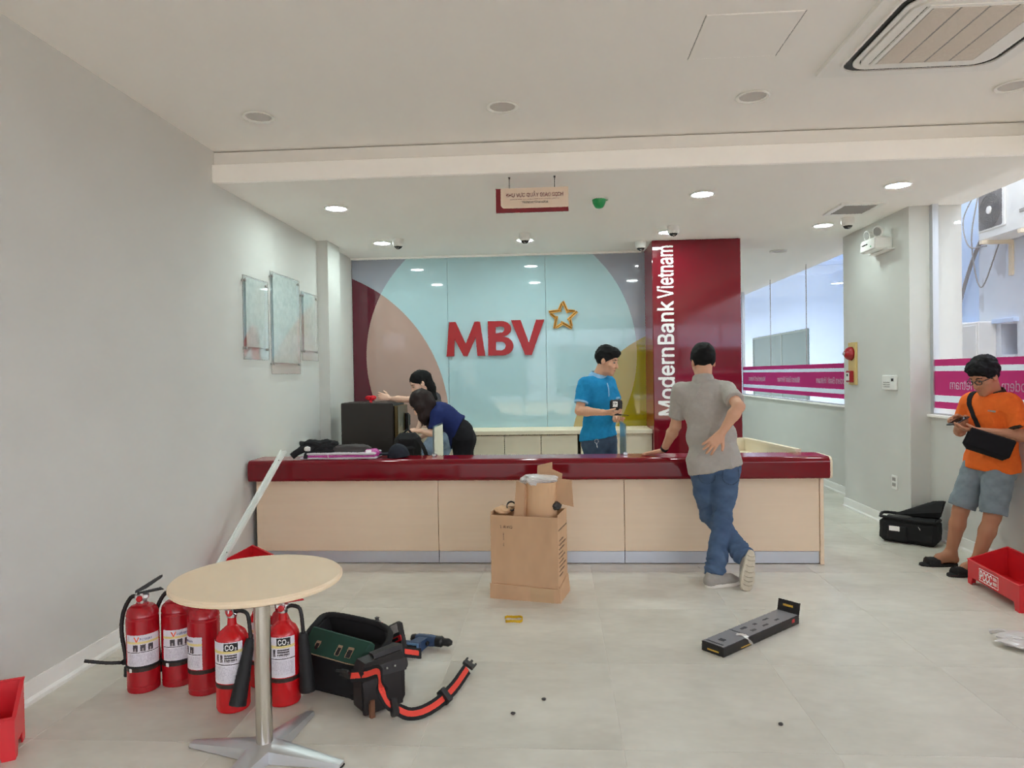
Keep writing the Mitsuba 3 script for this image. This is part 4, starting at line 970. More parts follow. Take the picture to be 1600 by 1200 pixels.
mat('yellow_strap', (196, 156, 26), 0.35)
c_ = V(-.272, 4.03, .012)
single('yellow_ring', 'yellow plastic ring lying on the floor in front of the cardboard box', 'ring', ribbon([c_ + V(.052 * math.cos(a), .045 * math.sin(a), .004 * math.sin(3 * a)) for a in np.linspace(-2.6, 2.9, 14)], .006, .014, 6), 'yellow_strap', False)
t = thing('plastic_bag', 'crumpled clear plastic bag on the floor at the right picture edge', 'plastic bag')
part(t, 'sheet', crumple((2.50, 3.71, .03), (.19, .10, .035), 12, 4, .55), 'plastic_film', False)
part(t, 'twisted_end', tube([(2.40, 3.76, .035), (2.36, 3.80, .05), (2.32, 3.84, .03)], .012, 7, 6), 'plastic_film')
for x, y, l in ((-.075, 3.049, 'dark crumb on the floor below the yellow ring'), (-.205, 2.917, 'tiny dark crumb on the floor nearest the bottom picture edge left of centre'), (.902, 2.863, 'dark scrap on the floor below the flat black carton')):
    single('floor_crumb', l, 'crumb', crumple((x, y, .005), (.010, .006, .006), int(abs(x) * 100), 2), 'dark_grey', False)

# ---------------------------------------------------------------- black kit bag by the pier
t = thing('kit_bag', 'black fabric kit bag with its lid open on the floor by the pier', 'bag')
KO, ka = V(2.715, 5.985, 0), math.atan2(-.275, .335)
put = lambda m: move(m, KO, rz(ka))
def softbox(x0, x1, y0, y1, z0, z1, r, seed=1, amp=.012):
    m = cb(x0, x1, y0, y1, z0, z1, r)
    m = trimesh.Trimesh(*trimesh.remesh.subdivide_to_size(m.vertices, m.faces, .03), process=True)
    v = np.array(m.vertices); n_ = m.vertex_normals
    m.vertices = v + n_ * (amp * 2 * (meshkit.fbm(v * 9 + seed * 7.3, 3, seed=seed) - .5))[:, None]
    return m
part(t, 'body', put(softbox(0, .43, 0, .22, .003, .205, .035, 2)), 'bag_black', True)
part(t, 'front_pocket', put(softbox(.06, .22, -.016, .02, .02, .15, .012, 3, .004)), 'bag_black', True)
part(t, 'rim', put(tube([(.01, .02, .21), (.0, .11, .222), (.03, .20, .215), (.20, .215, .21), (.40, .20, .2), (.42, .1, .205), (.40, .02, .2), (.2, .0, .205), (.01, .02, .21)], .012, 8, 6)), 'bag_black', True)
part(t, 'lid', put(hull([(.08, .18, .205), (.41, .20, .21), (.10, .19, .225), (.42, .21, .225), (.36, .24, .345), (.44, .20, .36), (.45, .235, .35), (.42, .16, .22), (.43, .15, .27)])), 'bag_black', 25)
part(t, 'badge', put(cb(.085, .165, -.022, -.016, .105, .145, .002)), 'white_letter')
part(t, 'content', put(crumple((.14, .10, .205), (.08, .05, .018), 4)), 'dark_grey', False)
part(t, 'zip_pull', put(cyl((.30, -.012, .16), (.315, -.014, .135), .004, n=8)), 'grey_plastic')

# ---------------------------------------------------------------- things lying on the counter
CZ = .8225
def blanket(cx, cy, sx, sy, z0, h, seed, amp=.2, nx=36, ny=24, rough=5.0):
    """soft heap: a closed lumpy mesh with a flat foot"""
    th = np.linspace(0, 2 * math.pi, nx, endpoint=False); ph = np.linspace(0, math.pi / 2, ny)
    v, f = [], []
    for j, p in enumerate(ph):
        for i, a in enumerate(th):
            e = .75
            ca, sa = math.copysign(abs(math.cos(a)) ** e, math.cos(a)), math.copysign(abs(math.sin(a)) ** e, math.sin(a))
            q = V(ca * math.cos(p) ** .45, sa * math.cos(p) ** .45, math.sin(p) ** .8)
            k = 1 + amp * 2 * (meshkit.fbm(q * rough * .5 + seed * 5.7, 4, seed=seed) - .5)
            v.append((cx + q[0] * sx * k, cy + q[1] * sy * min(k, 1.1), z0 + q[2] * h * k))
    for j in range(ny - 1):
        for i in range(nx):
            a, b = j * nx + i, j * nx + (i + 1) % nx
            f += [(a, b, b + nx), (a, b + nx, a + nx)]
    v.append((cx, cy, z0)); c = len(v) - 1
    for i in range(nx): f.append((c, (i + 1) % nx, i))
    return trimesh.Trimesh(np.array(v), f, process=False)
mat('pink_plastic', (186, 70, 150), 0.3)
mat('pale_plastic', (206, 200, 208), 0.3)
mat('cloth_grey', (70, 66, 66), 0.9)
mat('cloth_black', (24, 24, 27), 0.85)
mat('cap_navy', (20, 24, 38), 0.8)
CY = 5.30
t = thing('folded_bag', 'pink and white folded plastic bags stacked flat on the counter', 'bag')
for k, (z, m, w) in enumerate(((0, 'pale_plastic', .30), (.014, 'pink_plastic', .285), (.032, 'pale_plastic', .27))):
    part(t, 'layer', move(softbox(-w, w, -.11, .11, 0, .017, .006, 5 + k, .004), (-1.70 + .012 * k, CY + .01, CZ + .002 + z)), m, True)
part(t, 'string', bx(-1.775, -1.769, CY - .105, CY - .10, CZ + .01, CZ + .05), 'white_plastic', False)
tg = part(t, 'roll', move(softbox(-.06, .06, -.06, .06, 0, .07, .025, 8, .008), (-1.455, CY - .0, CZ + .003), rz(.2)), 'pink_plastic', True)
part(tg, 'sticker', move(cb(-.022, .022, -.002, .002, -.018, .018, .001), (-1.462, CY - .066, CZ + .052), rz(.2)), 'white_letter')
single('grey_cloth', 'dark grey folded cloth spread on the pink and white bags', 'cloth', blanket(-1.63, CY + .03, .17, .08, CZ + .052, .05, 4, .2), 'cloth_grey', True)
t = thing('black_jacket', 'crumpled black jacket heaped at the left end of the counter', 'jacket')
part(t, 'heap', blanket(-1.885, CY + .03, .165, .085, CZ + .050, .085, 9, .42, 44, 26, 7.0), 'cloth_black', True)
part(t, 'sleeve', tube([(-1.93, CY - .02, CZ + .10), (-2.02, CY - .07, CZ + .06), (-2.065, CY - .085, CZ + .026)], .026, 10, 8), 'cloth_black', True)
part(t, 'strap', ribbon([(-1.90, CY - .05, CZ + .10), (-1.945, CY - .085, CZ + .05), (-1.95, CY - .11, CZ + .012)], .03, .008, 8, up=(0, -1, 0)), 'cloth_black', False)
part(t, 'tag', crumple((-1.945, CY - .075, CZ + .082), (.026, .012, .022), 2, 2, .2), 'white_plastic', True)
t = thing('baseball_cap', 'dark navy baseball cap lying on the counter right of the pink bags', 'cap')
cx_, cy_ = -1.245, CY + .02
a = np.linspace(0, math.pi / 2, 10)
part(t, 'crown', move(lathe([(.088 * math.cos(q), .105 * math.sin(q)) for q in a], (0, 0, 0), 32), (cx_, cy_, CZ + .004), rot([0, 1, 0], -.12)), 'cap_navy', True)
part(t, 'peak', hull([(cx_ - .06 + .10 * math.cos(q), cy_ + .065 * math.sin(q), CZ + .020 + o + .006 * abs(math.sin(q))) for q in np.linspace(math.pi * .5, math.pi * 1.5, 14) for o in (0, .010)]), 'cap_navy', 30)
part(t, 'button', lathe([(0, 0), (.008, 0), (.006, .005), (0, .006)], (cx_ - .012, cy_, CZ + .107), 12), 'cap_navy')
t = thing('backpack', 'black backpack standing on the desk behind the navy cap', 'backpack')
part(t, 'body', softbox(-1.36, -1.14, 5.60, 5.76, .737, .985, .05, 11, .008), 'cloth_black', True)
part(t, 'pocket', softbox(-1.33, -1.17, 5.575, 5.61, .75, .88, .02, 12, .004), 'cloth_black', True)
part(t, 'handle', tube([(-1.29, 5.68, .975), (-1.25, 5.68, 1.01), (-1.21, 5.68, .975)], .008, 8, 6), 'cloth_black')
part(t, 'strap', ribbon([(-1.15, 5.60, .95), (-1.09, 5.56, .86), (-1.05, 5.55, .745)], .03, .006, 8, up=(0, -1, .2)), 'cloth_black', False)

# ---------------------------------------------------------------- people: bodies grown as one smooth distance field each
def surface_nets(d, lo, h):
    s = d < 0
    c = np.zeros(tuple(np.array(d.shape) - 1), np.uint8)
    for i in (0, 1):
        for j in (0, 1):
            for k in (0, 1):
                c += s[i:d.shape[0] - 1 + i, j:d.shape[1] - 1 + j, k:d.shape[2] - 1 + k]
    act = np.argwhere((c > 0) & (c < 8))
    idx = -np.ones(c.shape, np.int64); idx[tuple(act.T)] = np.arange(len(act))
    corner = [(i, j, k) for i in (0, 1) for j in (0, 1) for k in (0, 1)]
    val = np.stack([d[act[:, 0] + i, act[:, 1] + j, act[:, 2] + k] for i, j, k in corner], 1)
    acc, cnt = np.zeros((len(act), 3)), np.zeros((len(act), 1))
    for a in range(8):
        for b in range(a + 1, 8):
            if sum(x != y for x, y in zip(corner[a], corner[b])) != 1: continue
            va, vb = val[:, a], val[:, b]
            m = (va < 0) != (vb < 0)
            t = np.where(m, va / np.where(m, va - vb, 1), 0)[:, None]
            acc += np.where(m[:, None], np.array(corner[a]) + t * (np.array(corner[b]) - np.array(corner[a])), 0); cnt += m[:, None]
    v = lo + h * (act + acc / np.maximum(cnt, 1))
    faces = []
    for ax in range(3):
        sl0 = [slice(None)] * 3; sl1 = [slice(None)] * 3
        sl0[ax] = slice(0, -1); sl1[ax] = slice(1, None)
        A, B = s[tuple(sl0)], s[tuple(sl1)]
        e = np.argwhere(A != B)
        o1, o2 = (ax + 1) % 3, (ax + 2) % 3
        ok = (e[:, o1] > 0) & (e[:, o2] > 0) & (e[:, o1] < d.shape[o1] - 1) & (e[:, o2] < d.shape[o2] - 1)
        e = e[ok]
        q = []
        for u, w in ((-1, -1), (0, -1), (0, 0), (-1, 0)):
            p = e.copy(); p[:, o1] += u; p[:, o2] += w
            q.append(idx[tuple(p.T)])
        q = np.stack(q, 1)
        flip = ~A[tuple(e.T)]
        q[flip] = q[flip][:, ::-1]
        faces.append(q)
    q = np.vstack(faces)
    return trimesh.Trimesh(v, np.vstack([q[:, [0, 1, 2]], q[:, [0, 2, 3]]]), process=False)

class Vol:
    def __init__(s, lo, hi, h=.006):
        s.lo, s.h = np.array(lo, float), h
        n = np.ceil((np.array(hi, float) - s.lo) / h).astype(int) + 1
        s.d = np.ones(tuple(n), np.float32)
    def win(s, lo, hi, m):
        a = np.clip(np.floor((np.asarray(lo) - m - s.lo) / s.h).astype(int), 0, None)
        b = np.minimum(np.ceil((np.asarray(hi) + m - s.lo) / s.h).astype(int) + 1, s.d.shape)
        sl = tuple(slice(x, max(x, y)) for x, y in zip(a, b))
        g = [s.lo[k] + s.h * np.arange(sl[k].start, sl[k].stop) for k in range(3)]
        P = np.stack(np.meshgrid(*g, indexing='ij'), -1).astype(np.float32)
        return sl, P
    def put(s, sl, d2, k, sub=False):
        d1 = s.d[sl]
        if sub:
            d2 = -d2
            h = np.clip(.5 - .5 * (d1 - d2) / k, 0, 1) if k > 0 else (d2 > d1)
            s.d[sl] = d1 * (1 - h) + d2 * h + (k * h * (1 - h) if k > 0 else 0)
        else:
            h = np.clip(.5 + .5 * (d1 - d2) / k, 0, 1)
            s.d[sl] = d1 * (1 - h) + d2 * h - k * h * (1 - h)
    def cone(s, a, b, ra, rb, k=.02, cap=False, sub=False):
        a, b = np.asarray(a, np.float32), np.asarray(b, np.float32)
        r = max(ra, rb)
        sl, P = s.win(np.minimum(a, b) - r, np.maximum(a, b) + r, k + 3 * s.h)
        if 0 in P.shape: return s
        ab = b - a; L = float(np.linalg.norm(ab)) + 1e-9
        t0 = ((P - a) @ ab) / L ** 2
        t = np.clip(t0, 0, 1)
        d = np.linalg.norm(P - a - t[..., None] * ab, axis=-1) - (ra + (rb - ra) * t)
        if cap: d = np.maximum(d, (t0 - 1) * L)
        s.put(sl, d, k, sub); return s
    def chain(s, pts, radii, k=.02, **kw):
        for i in range(len(pts) - 1): s.cone(pts[i], pts[i + 1], radii[i], radii[i + 1], k, **kw)
        return s
    def ell(s, c, r, R=None, k=.02, sub=False):
        R = np.eye(3) if R is None else np.asarray(R)
        c, r = np.asarray(c, float), np.asarray(r, float)
        e = np.sqrt((R ** 2) @ (r ** 2))
        sl, P = s.win(c - e, c + e, k + 3 * s.h)
        if 0 in P.shape: return s
        q = (P - c.astype(np.float32)) @ R.astype(np.float32)
        k0 = np.linalg.norm(q / r.astype(np.float32), axis=-1); k1 = np.linalg.norm(q / (r ** 2).astype(np.float32), axis=-1)
        s.put(sl, k0 * (k0 - 1) / np.maximum(k1, 1e-6), k, sub); return s
    def cut(s, pt, n):
        """drop everything on the side of pt that n points to"""
        n = np.asarray(n, float) / np.linalg.norm(n)
        g = [s.lo[k] + s.h * np.arange(s.d.shape[k]) - pt[k] for k in range(3)]
        pl = (g[0][:, None, None] * n[0] + g[1][None, :, None] * n[1] + g[2][None, None, :] * n[2]).astype(np.float32)
        s.d = np.maximum(s.d, pl); return s
    def mesh(s):
        s.d[0] = s.d[-1] = 1; s.d[:, 0] = s.d[:, -1] = 1; s.d[:, :, 0] = s.d[:, :, -1] = 1
        return surface_nets(s.d, s.lo, s.h)

def unit(v): v = np.asarray(v, float); return v / np.linalg.norm(v)
def lerp(a, b, t): return np.asarray(a, float) * (1 - t) + np.asarray(b, float) * t

def face_frame(d, tilt=0.0):
    """columns: right hand side of the head, forward, up"""
    f = unit(d); r = unit(np.cross(f, V(0, 0, 1))); u = np.cross(r, f)
    return np.stack([r * math.cos(tilt) + u * math.sin(tilt), f, u * math.cos(tilt) - r * math.sin(tilt)], 1)

def add_head(vol, c, R, neck, w=1.0, female=False):
    P = lambda x, y, z: c + R @ V(x, y, z)
    vol.cone(P(0, -.022, -.05), neck, .052 if not female else .044, .058 if not female else .048, .02)
    vol.ell(P(0, -.012, .030), (.076, .095, .092), R, .02)
    vol.ell(P(0, .028, -.035), (.060, .062, .085), R, .03)
    vol.ell(P(0, .042, -.085), (.046 if not female else .040, .042, .034), R, .025)
    vol.cone(P(-.012, .070, -.108), P(.012, .070, -.108), .013, .013, .02)
    vol.cone(P(-.034, .074, .022), P(.034, .074, .022), .011, .011, .015)
    for s in (-1, 1):
        vol.cone(P(s * .042, .052, -.03), P(s * .03, .066, -.045), .018, .016, .02)
        vol.ell(P(s * .031, .100, .003), (.016, .016, .010), R, .012, sub=True)
        vol.ell(P(s * .077, -.004, -.006), (.010, .020, .032), R, .006)
        vol.ell(P(s * .086, .002, -.004), (.007, .010, .018), R, .006, sub=True)
        vol.cone(P(s * .010, .090, -.036), P(s * .012, .086, -.036), .008, .008, .006)
    vol.chain([P(0, .084, .008), P(0, .098, -.020), P(0, .106, -.035)], (.008, .010, .0115), .010)
    vol.cone(P(-.018, .080, -.066), P(.018, .080, -.066), .0065, .0065, .008)
    vol.cone(P(-.015, .079, -.078), P(.015, .079, -.078), .0075, .0075, .008)
    vol.cone(P(-.020, .0895, -.072), P(.020, .0895, -.072), .0022, .0022, .003, sub=True)

def face_parts(t, c, R, female=False, brow='hair_black'):
    P = lambda x, y, z: c + R @ V(x, y, z)
    for s in (-1, 1):
        e = part(t, 'eye', move(trimesh.creation.icosphere(subdivisions=2, radius=.0100), P(s * .031, .0765, .002)), 'eye_white', True)
        part(e, 'iris', move(lathe([(0, .004), (.004, .0035), (.0052, 0), (0, 0)], (0, 0, 0), 14), P(s * .031, .0755, .002) + R @ V(0, .0095, -.002), frame(V(0, 0, 0), R @ V(0, 1, -.1))[0]), 'black_gloss', True)
        part(t, 'eyebrow', tube([P(s * .014, .088, .021), P(s * .032, .086, .027), P(s * .050, .070, .020)], .0032, 6, 5), brow, True)
    part(t, 'lips', tube([P(-.021, .082, -.072), P(-.008, .0895, -.069), P(.008, .0895, -.069), P(.021, .082, -.072)], .0036, 6, 5), 'lips', True)

def add_hand(vol, w, d, n, thumb, curl=(.3, .3, .35, .4), spread=.05, thumb_in=.35, s=1.0, thumb_curl=.3):
    """w wrist, d finger direction, n palm normal, thumb = direction of the thumb side"""
    d = unit(d); n = unit(n - d * (n @ d)); t = unit(thumb - d * (thumb @ d) - n * (thumb @ n))
    w = np.asarray(w, float)
    L = (.070, .078, .073, .057)
    for i in range(4):
        off = (.030 - .020 * i) * s
        kn = w + d * (.090 - .004 * abs(i - 1.3)) * s + t * off
        vol.cone(w + d * .012 * s + t * off * .55, kn, .016 * s, .0115 * s, .012)
        p = kn; a = curl[i] * .6
        fd = unit(d + t * spread * (1.5 - i))
        for q, (fr, rr) in enumerate(((.46, .0095), (.30, .0085), (.24, .0075))):
            dirn = fd * math.cos(a) + n * math.sin(a)
            e = p + dirn * L[i] * fr * s
            vol.cone(p, e, (.0102, .0092, .0082)[q] * s, rr * s, .0035)
            p = e; a += curl[i] * (1.0, .7)[min(q, 1)]
    b = w + d * .022 * s + t * .026 * s + n * .004
    m = b + unit(d * (1 - thumb_in * .4) + t * (.95 - thumb_in) + n * thumb_in * .5) * .045 * s
    e = m + unit(d * 1.0 + t * (.45 - thumb_in * .6) + n * thumb_curl) * .035 * s
    vol.cone(w + d * .01 * s + t * .012 * s, b, .016 * s, .0155 * s, .012)
    vol.cone(b, m, .0150 * s, .0115 * s, .010)
    vol.cone(m, e, .0112 * s, .0088 * s, .005)

def skel_arm(vol, s, e, w, g=0.0, sc=1.0):
    vol.cone(s, e, .046 * sc + g, .037 * sc + g, .03)
    m = lerp(e, w, .3)
    vol.chain([e, m, w], (.037 * sc + g, .040 * sc + g, .026 * sc + g), .02)
    vol.cone(w, w + unit(np.asarray(w) - e) * .02, .025 * sc, .022 * sc, .01)

def add_torso(vol, J, g=0.0, sc=1.0, k=.05, bust=0.0, upper=True, waist_g=0.0, depth=1.0):
    S = unit(J['shR'] - J['shL']); pel, nk = J['pelvis'], J['neck']
    U = unit(nk - pel); F = unit(np.cross(U, S)); S = np.cross(F, U)
    R = np.stack([S, F, U], 1)
    Sp = unit(J['hR'] - J['hL']); Fp = unit(np.cross(V(0, 0, 1), Sp)); Rp = np.stack([Sp, Fp, np.cross(Sp, Fp)], 1)
    c = lerp(pel, nk, .64); wst = lerp(pel, nk, .3)
    if 'spine' in J: c = J['spine']; wst = lerp(pel, c, .5)
    vol.ell(pel, (.155 * sc + g, (.105 * sc + g) * depth, .12), Rp, k)
    vol.ell(wst, (.136 * sc + g + waist_g, (.098 * sc + g + waist_g) * depth, .15), R, k)
    vol.ell(c, (.152 * sc + g, (.112 * sc + g) * depth, .17), R, k)
    vol.ell(lerp(c, nk, .55), (.140 * sc + g, (.092 * sc + g) * depth, .09), R, k)
    if bust:
        for s in (-1, 1): vol.ell(c + S * s * .07 + F * (.075) + U * .02, (.055 + g, .05 + g, .055), R, .03)
    for sh in (J['shL'], J['shR']):
        vol.cone(lerp(nk, sh, .15) - U * .03, lerp(nk, sh, .86) - U * .012, .052 + g, .050 * sc + g, .035)
        vol.cone(lerp(c, nk, .3), lerp(c, sh, .8), .07 + g, .055 * sc + g, .05)
    return R

def bounds(J, keys=None, pad=.2):
    p = np.array([J[k] for k in (keys or J)]); return p.min(0) - pad, p.max(0) + pad

def body(t, J, R, hands, h=.005, female=False, sc=1.0, skin='skin', feet=True, bust=0.0):
    vol = Vol(*bounds(J, pad=.22), h=h)
    add_torso(vol, J, -.012, sc, bust=bust)
    for s in 'LR':
        skel_arm(vol, J['sh' + s], J['el' + s], J['wr' + s], 0 if not female else -.006, 1.0 if not female else .92)
        vol.chain([J['h' + s], lerp(J['h' + s], J['k' + s], .5), J['k' + s]], (.080, .068, .052), .03)
        vol.chain([J['k' + s], lerp(J['k' + s], J['a' + s], .32), J['a' + s]], (.050, .052, .034), .02)
        if feet and 'toe' + s in J:
            a, to = J['a' + s], J['toe' + s]
            hl = a + V(0, 0, -.045) - unit(V(*(to - a)[:2], 0)) * .025
            vol.cone(a, hl, .034, .028, .02); vol.chain([hl, lerp(a, to, .6) + V(0, 0, -.005), to], (.026, .030, .018), .02)
            vol.cone(a, lerp(a, to, .55), .034, .026, .03)
    add_head(vol, J['head'], R, J['neck'] + (J['neck'] - J['pelvis']) * -.03, female=female)
    for hd in hands: add_hand(vol, **hd)
    return part(t, 'body', vol.mesh(), skin, True)

def wrinkle(m, amp, f=(9, 9, 9), seed=1, fold=0.0):
    v = np.array(m.vertices); n = np.array(m.vertex_normals)
    k = meshkit.fbm(v * np.array(f) + seed * 11.3, 3, seed=seed) - .5
    if fold:      # ridged creases slanting over the cloth
        q = v @ rot([.3, 1, .2], .6 + seed).T
        r = 1 - np.abs(2 * meshkit.fbm(q * V(7, 7, 3.2) + seed * 3.7, 2, seed=seed + 40) - 1)
        k = k + fold * (r ** 4 - .35)
    m.vertices = v + n * (amp * 2 * k)[:, None]
    return m

def shirt(t, J, m, hem, sleeves=(.72, .72), g=.012, collar=None, seed=1, h=.006, sc=1.0, waist_g=.012, trim=None, amp=.006, kind='shirt', bust=0.0, neck_cut=.012, flare=.0, skirt=True, hem_g=.008):
    vol = Vol(*bounds(J, ['pelvis', 'neck', 'shL', 'shR', 'elL', 'elR', 'hL', 'hR'], .2), h=h)
    add_torso(vol, J, g, sc, waist_g=waist_g, bust=bust)
    U = unit(J['neck'] - J['pelvis'])
    if skirt:
        Sp = unit(J['hR'] - J['hL']); Fp = unit(np.cross(V(0, 0, 1), Sp)); Rp = np.stack([Sp, Fp, np.cross(Sp, Fp)], 1)
        vol.ell(J['pelvis'] - V(0, 0, .03), (.158 * sc + g + hem_g, .112 * sc + g + hem_g, .22), Rp, .04)
        for s in 'LR': vol.ell(J['h' + s] - Fp * .040 + V(0, 0, .0), (.086 * sc + g, .080 * sc + g, .15), Rp, .04)
    vol.cut(J['neck'] + U * neck_cut, U)
    if hem is not None: vol.cut(*hem)
    for s, f in zip('LR', sleeves):
        a, b = J['sh' + s], lerp(J['sh' + s], J['el' + s], f)
        vol.cone(a, b, .056 + g * .5, .056 + g * .4 + flare, .03, cap=True)
    sm = wrinkle(vol.mesh(), amp, (7, 7, 4), seed, .45 if amp > .008 else .2)
    part(t, kind, sm, m, True)
    if trim:
        for s, f in zip('LR', sleeves):
            a, b = lerp(J['sh' + s], J['el' + s], f - .05), lerp(J['sh' + s], J['el' + s], f + .015)
            part(t, 'cuff', cyl(a, b, .0585 + g * .45 + flare, .0585 + g * .4 + flare, 28), trim)
    if collar:
        nk = J['neck']; hd = J['head']
        ax = unit(lerp(nk, hd, .5) - nk + U * .05)
        v2 = Vol(nk - .14, nk + .14, .0045)
        v2.cone(nk - ax * .012, nk + ax * .038, .084, .070, .01, cap=True)
        v2.cone(nk - ax * .05, nk + ax * .08, .074, .058, .002, sub=True)
        part(t, 'collar', v2.mesh(), collar, True)
    return sm

def trousers(t, J, m, legs=(1.0, 1.0), g=.010, top=None, seed=3, h=.006, hemr=.062, kind='trousers', sc=1.0, amp=.006, knee=.060):
    vol = Vol(*bounds(J, ['pelvis', 'hL', 'hR', 'kL', 'kR', 'aL', 'aR'], .16), h=h)
    Sp = unit(J['hR'] - J['hL']); Fp = unit(np.cross(V(0, 0, 1), Sp)); Rp = np.stack([Sp, Fp, np.cross(Sp, Fp)], 1)
    vol.ell(J['pelvis'], (.155 * sc + g, .108 * sc + g, .15), Rp, .03)
    for s in 'LR':
        vol.ell(J['h' + s] - Fp * .045 - V(0, 0, .01), (.082 * sc, .075 * sc, .095), Rp, .03)
    for s, f in zip('LR', legs):
        hp, kn, an = J['h' + s], J['k' + s], J['a' + s]
        if f <= 1.0 and f > .5 or f > 1:
            vol.chain([hp, lerp(hp, kn, .5), kn], (.088 * sc + g, .076 * sc + g, knee + g * .5), .03)
            vol.cone(kn, lerp(kn, an, .4), knee + g * .5, .060 + g * .5, .02)
            vol.cone(lerp(kn, an, .4), lerp(kn, an, min(f, 1.06)), .060 + g * .5, hemr, .01, cap=True)
        else:                     # shorts: f*2 = fraction of the thigh and a bit of the shin
            vol.cone(hp, lerp(hp, kn, f * 2), .086 * sc + g, hemr, .012, cap=True)
            vol.cone(lerp(hp, kn, f * 2 - .12), lerp(hp, kn, f * 2 + .05), .07, hemr - .012, .002, sub=True)
    if top is not None: vol.cut(*top)
    tm = wrinkle(vol.mesh(), amp, (8, 8, 14), seed, .3)
    v, n = np.array(tm.vertices), np.array(tm.vertex_normals)
    for s in 'LR':             # creases across the leg at the knee and above the hem
        kn, an = J['k' + s], J['a' + s]
        ax = unit(an - kn); L = np.linalg.norm(an - kn)
        u = (v - kn) @ ax / L
        near = np.linalg.norm(v - kn - (u * L)[:, None] * ax, axis=1) < .12
        wob = meshkit.fbm(v * 9, 2, seed=seed + 3) * 2.4
        wdw = np.exp(-((u - .02) / .13) ** 2) * .8 + np.exp(-((u - .86) / .14) ** 2)
        v = v + n * (near * wdw * .0055 * np.sin(u * L * 110 + wob * 6))[:, None]
    tm.vertices = v
    return part(t, kind, tm, m, True)

def hair_short(t, c, R, m='hair_black', vol_up=0.0, front=.052, slope=.80, seed=5, h=.004, amp=.006, fringe=0.0):
    P = lambda x, y, z: c + R @ V(x, y, z)
    v = Vol(c - .19, c + .19, h)
    v.ell(P(0, -.016, .038 + vol_up * .4), (.086, .106 + fringe * .3, .096 + vol_up), R, .01)
    if fringe: v.ell(P(0, .058, .088), (.058, .034 + fringe, .028), R, .04)
    # hairline: falls from the forehead to the nape
    n = R @ unit(V(0, slope, -1.0))
    v.cut(P(0, .085, front), n)
    part(t, 'hair', wrinkle(v.mesh(), amp, (30, 30, 30), seed), m, True)

def shoe(t, heel, toe, up, w=.046, m='shoe_grey', sole='sole_white', hgt=.085, ankle=None, flat=True):
    """sneaker: heel and toe are points on the bottom of the sole"""
    heel, toe, up = np.asarray(heel, float), np.asarray(toe, float), unit(up)
    d = unit(toe - heel); L = np.linalg.norm(toe - heel); s = np.cross(d, up)
    Q = lambda a, b, z: heel + d * (a * L) + s * b + up * z
    v = Vol(np.minimum(heel, toe) - .13, np.maximum(heel, toe) + .13, .005)
    v.chain([Q(.14, 0, .045), Q(.45, 0, .043), Q(.72, 0, .036), Q(.88, 0, .028)], (.040, .039, .040, .031), .02)
    v.cone(Q(.12, 0, .05), Q(.20, 0, hgt), .038, .040, .02, cap=True)
    v.cone(Q(.3, 0, .065), Q(.55, 0, .05), .034, .034, .02)
    v.cut(Q(.5, 0, .016), -up)
    k = part(t, 'shoe', v.mesh(), m, True)
    out = []
    for a in np.linspace(0, 2 * math.pi, 40, endpoint=False):
        x = .5 - .5 * math.cos(a)
        wd = w * (abs(math.sin(a)) ** .55) * (.82 + .28 * SSn(.35, .75, x) - .10 * SSn(.1, .0, x))
        out.append((x, wd * (1 if math.sin(a) >= 0 else -1)))
    v0, f = [], []
    lv = (0.0, .006, .022, .026)
    sc = (.94, 1.0, 1.0, .95)
    for z, q in zip(lv, sc):
        for x, y in out: v0.append(Q(.5 + (x - .5) * q, y * q, z + .012 * max(0, x - .8) * 3))
    n = len(out)
    for j in range(3):
        for i in range(n):
            a, b = j * n + i, j * n + (i + 1) % n
            f += [(a, b, b + n), (a, b + n, a + n)]
    for i in range(1, n - 1): f += [(0, i + 1, i), (3 * n, 3 * n + i, 3 * n + i + 1)]
    m_ = trimesh.Trimesh(np.array(v0), f, process=False); m_.fix_normals()
    so = part(k, 'sole', m_, sole, 40)
    return k, so, Q

def SSn(a, b, x):
    t = min(1, max(0, (x - a) / (b - a))); return t * t * (3 - 2 * t)

mat('skin', (206, 158, 130), 0.5, spec=.35)
mat('skin_pale', (226, 184, 162), 0.5, spec=.35)
mat('skin_tan', (176, 124, 96), 0.5, spec=.35)
mat('hair_black', (15, 14, 15), 0.65, spec=.2)
mat('hair_brown', (38, 25, 24), 0.6, spec=.25)
mat('eye_white', (150, 140, 134), 0.4)
mat('lips', (170, 98, 88), 0.45)
def cloth(key, a, b, f=40, rough=.85):
    fn = lambda p, n, uv: MX(lin(a), lin(b), FB(p.x * f, p.y * f, p.z * f, 3))
    mat(key, mikit.proc(fn), rough, spec=.2, sheen=.3)
cloth('polo_grey', (160, 155, 149), (172, 167, 160))
cloth('polo_blue', (26, 122, 174), (38, 136, 188))
cloth('polo_orange', (218, 98, 36), (230, 112, 46))
cloth('navy_knit', (26, 36, 84), (34, 46, 98))
cloth('black_cloth', (22, 21, 25), (30, 29, 33))
cloth('grey_top', (62, 58, 62), (74, 70, 74))
cloth('jeans_blue', (58, 78, 108), (88, 110, 138), 16)
cloth('jeans_dark', (46, 58, 78), (70, 88, 112), 16)
cloth('denim_grey', (104, 116, 124), (138, 150, 158), 18)
cloth('denim_light', (124, 142, 162), (146, 164, 184), 18)
cloth('collar_pale', (132, 178, 214), (142, 188, 222))
cloth('collar_dark', (46, 36, 30), (58, 46, 38))
cloth('shoe_grey', (150, 146, 140), (164, 160, 154))
mat('sole_white', (222, 218, 210), 0.6)
def sole_fn(p, n, uv):
    return MX(lin((206, 198, 180)), lin((186, 176, 156)), FB(p.x * 40, p.y * 40, p.z * 40, 3))
mat('sole_tread', mikit.proc(sole_fn), 0.7)
mat('sole_groove', (160, 150, 130), 0.8)

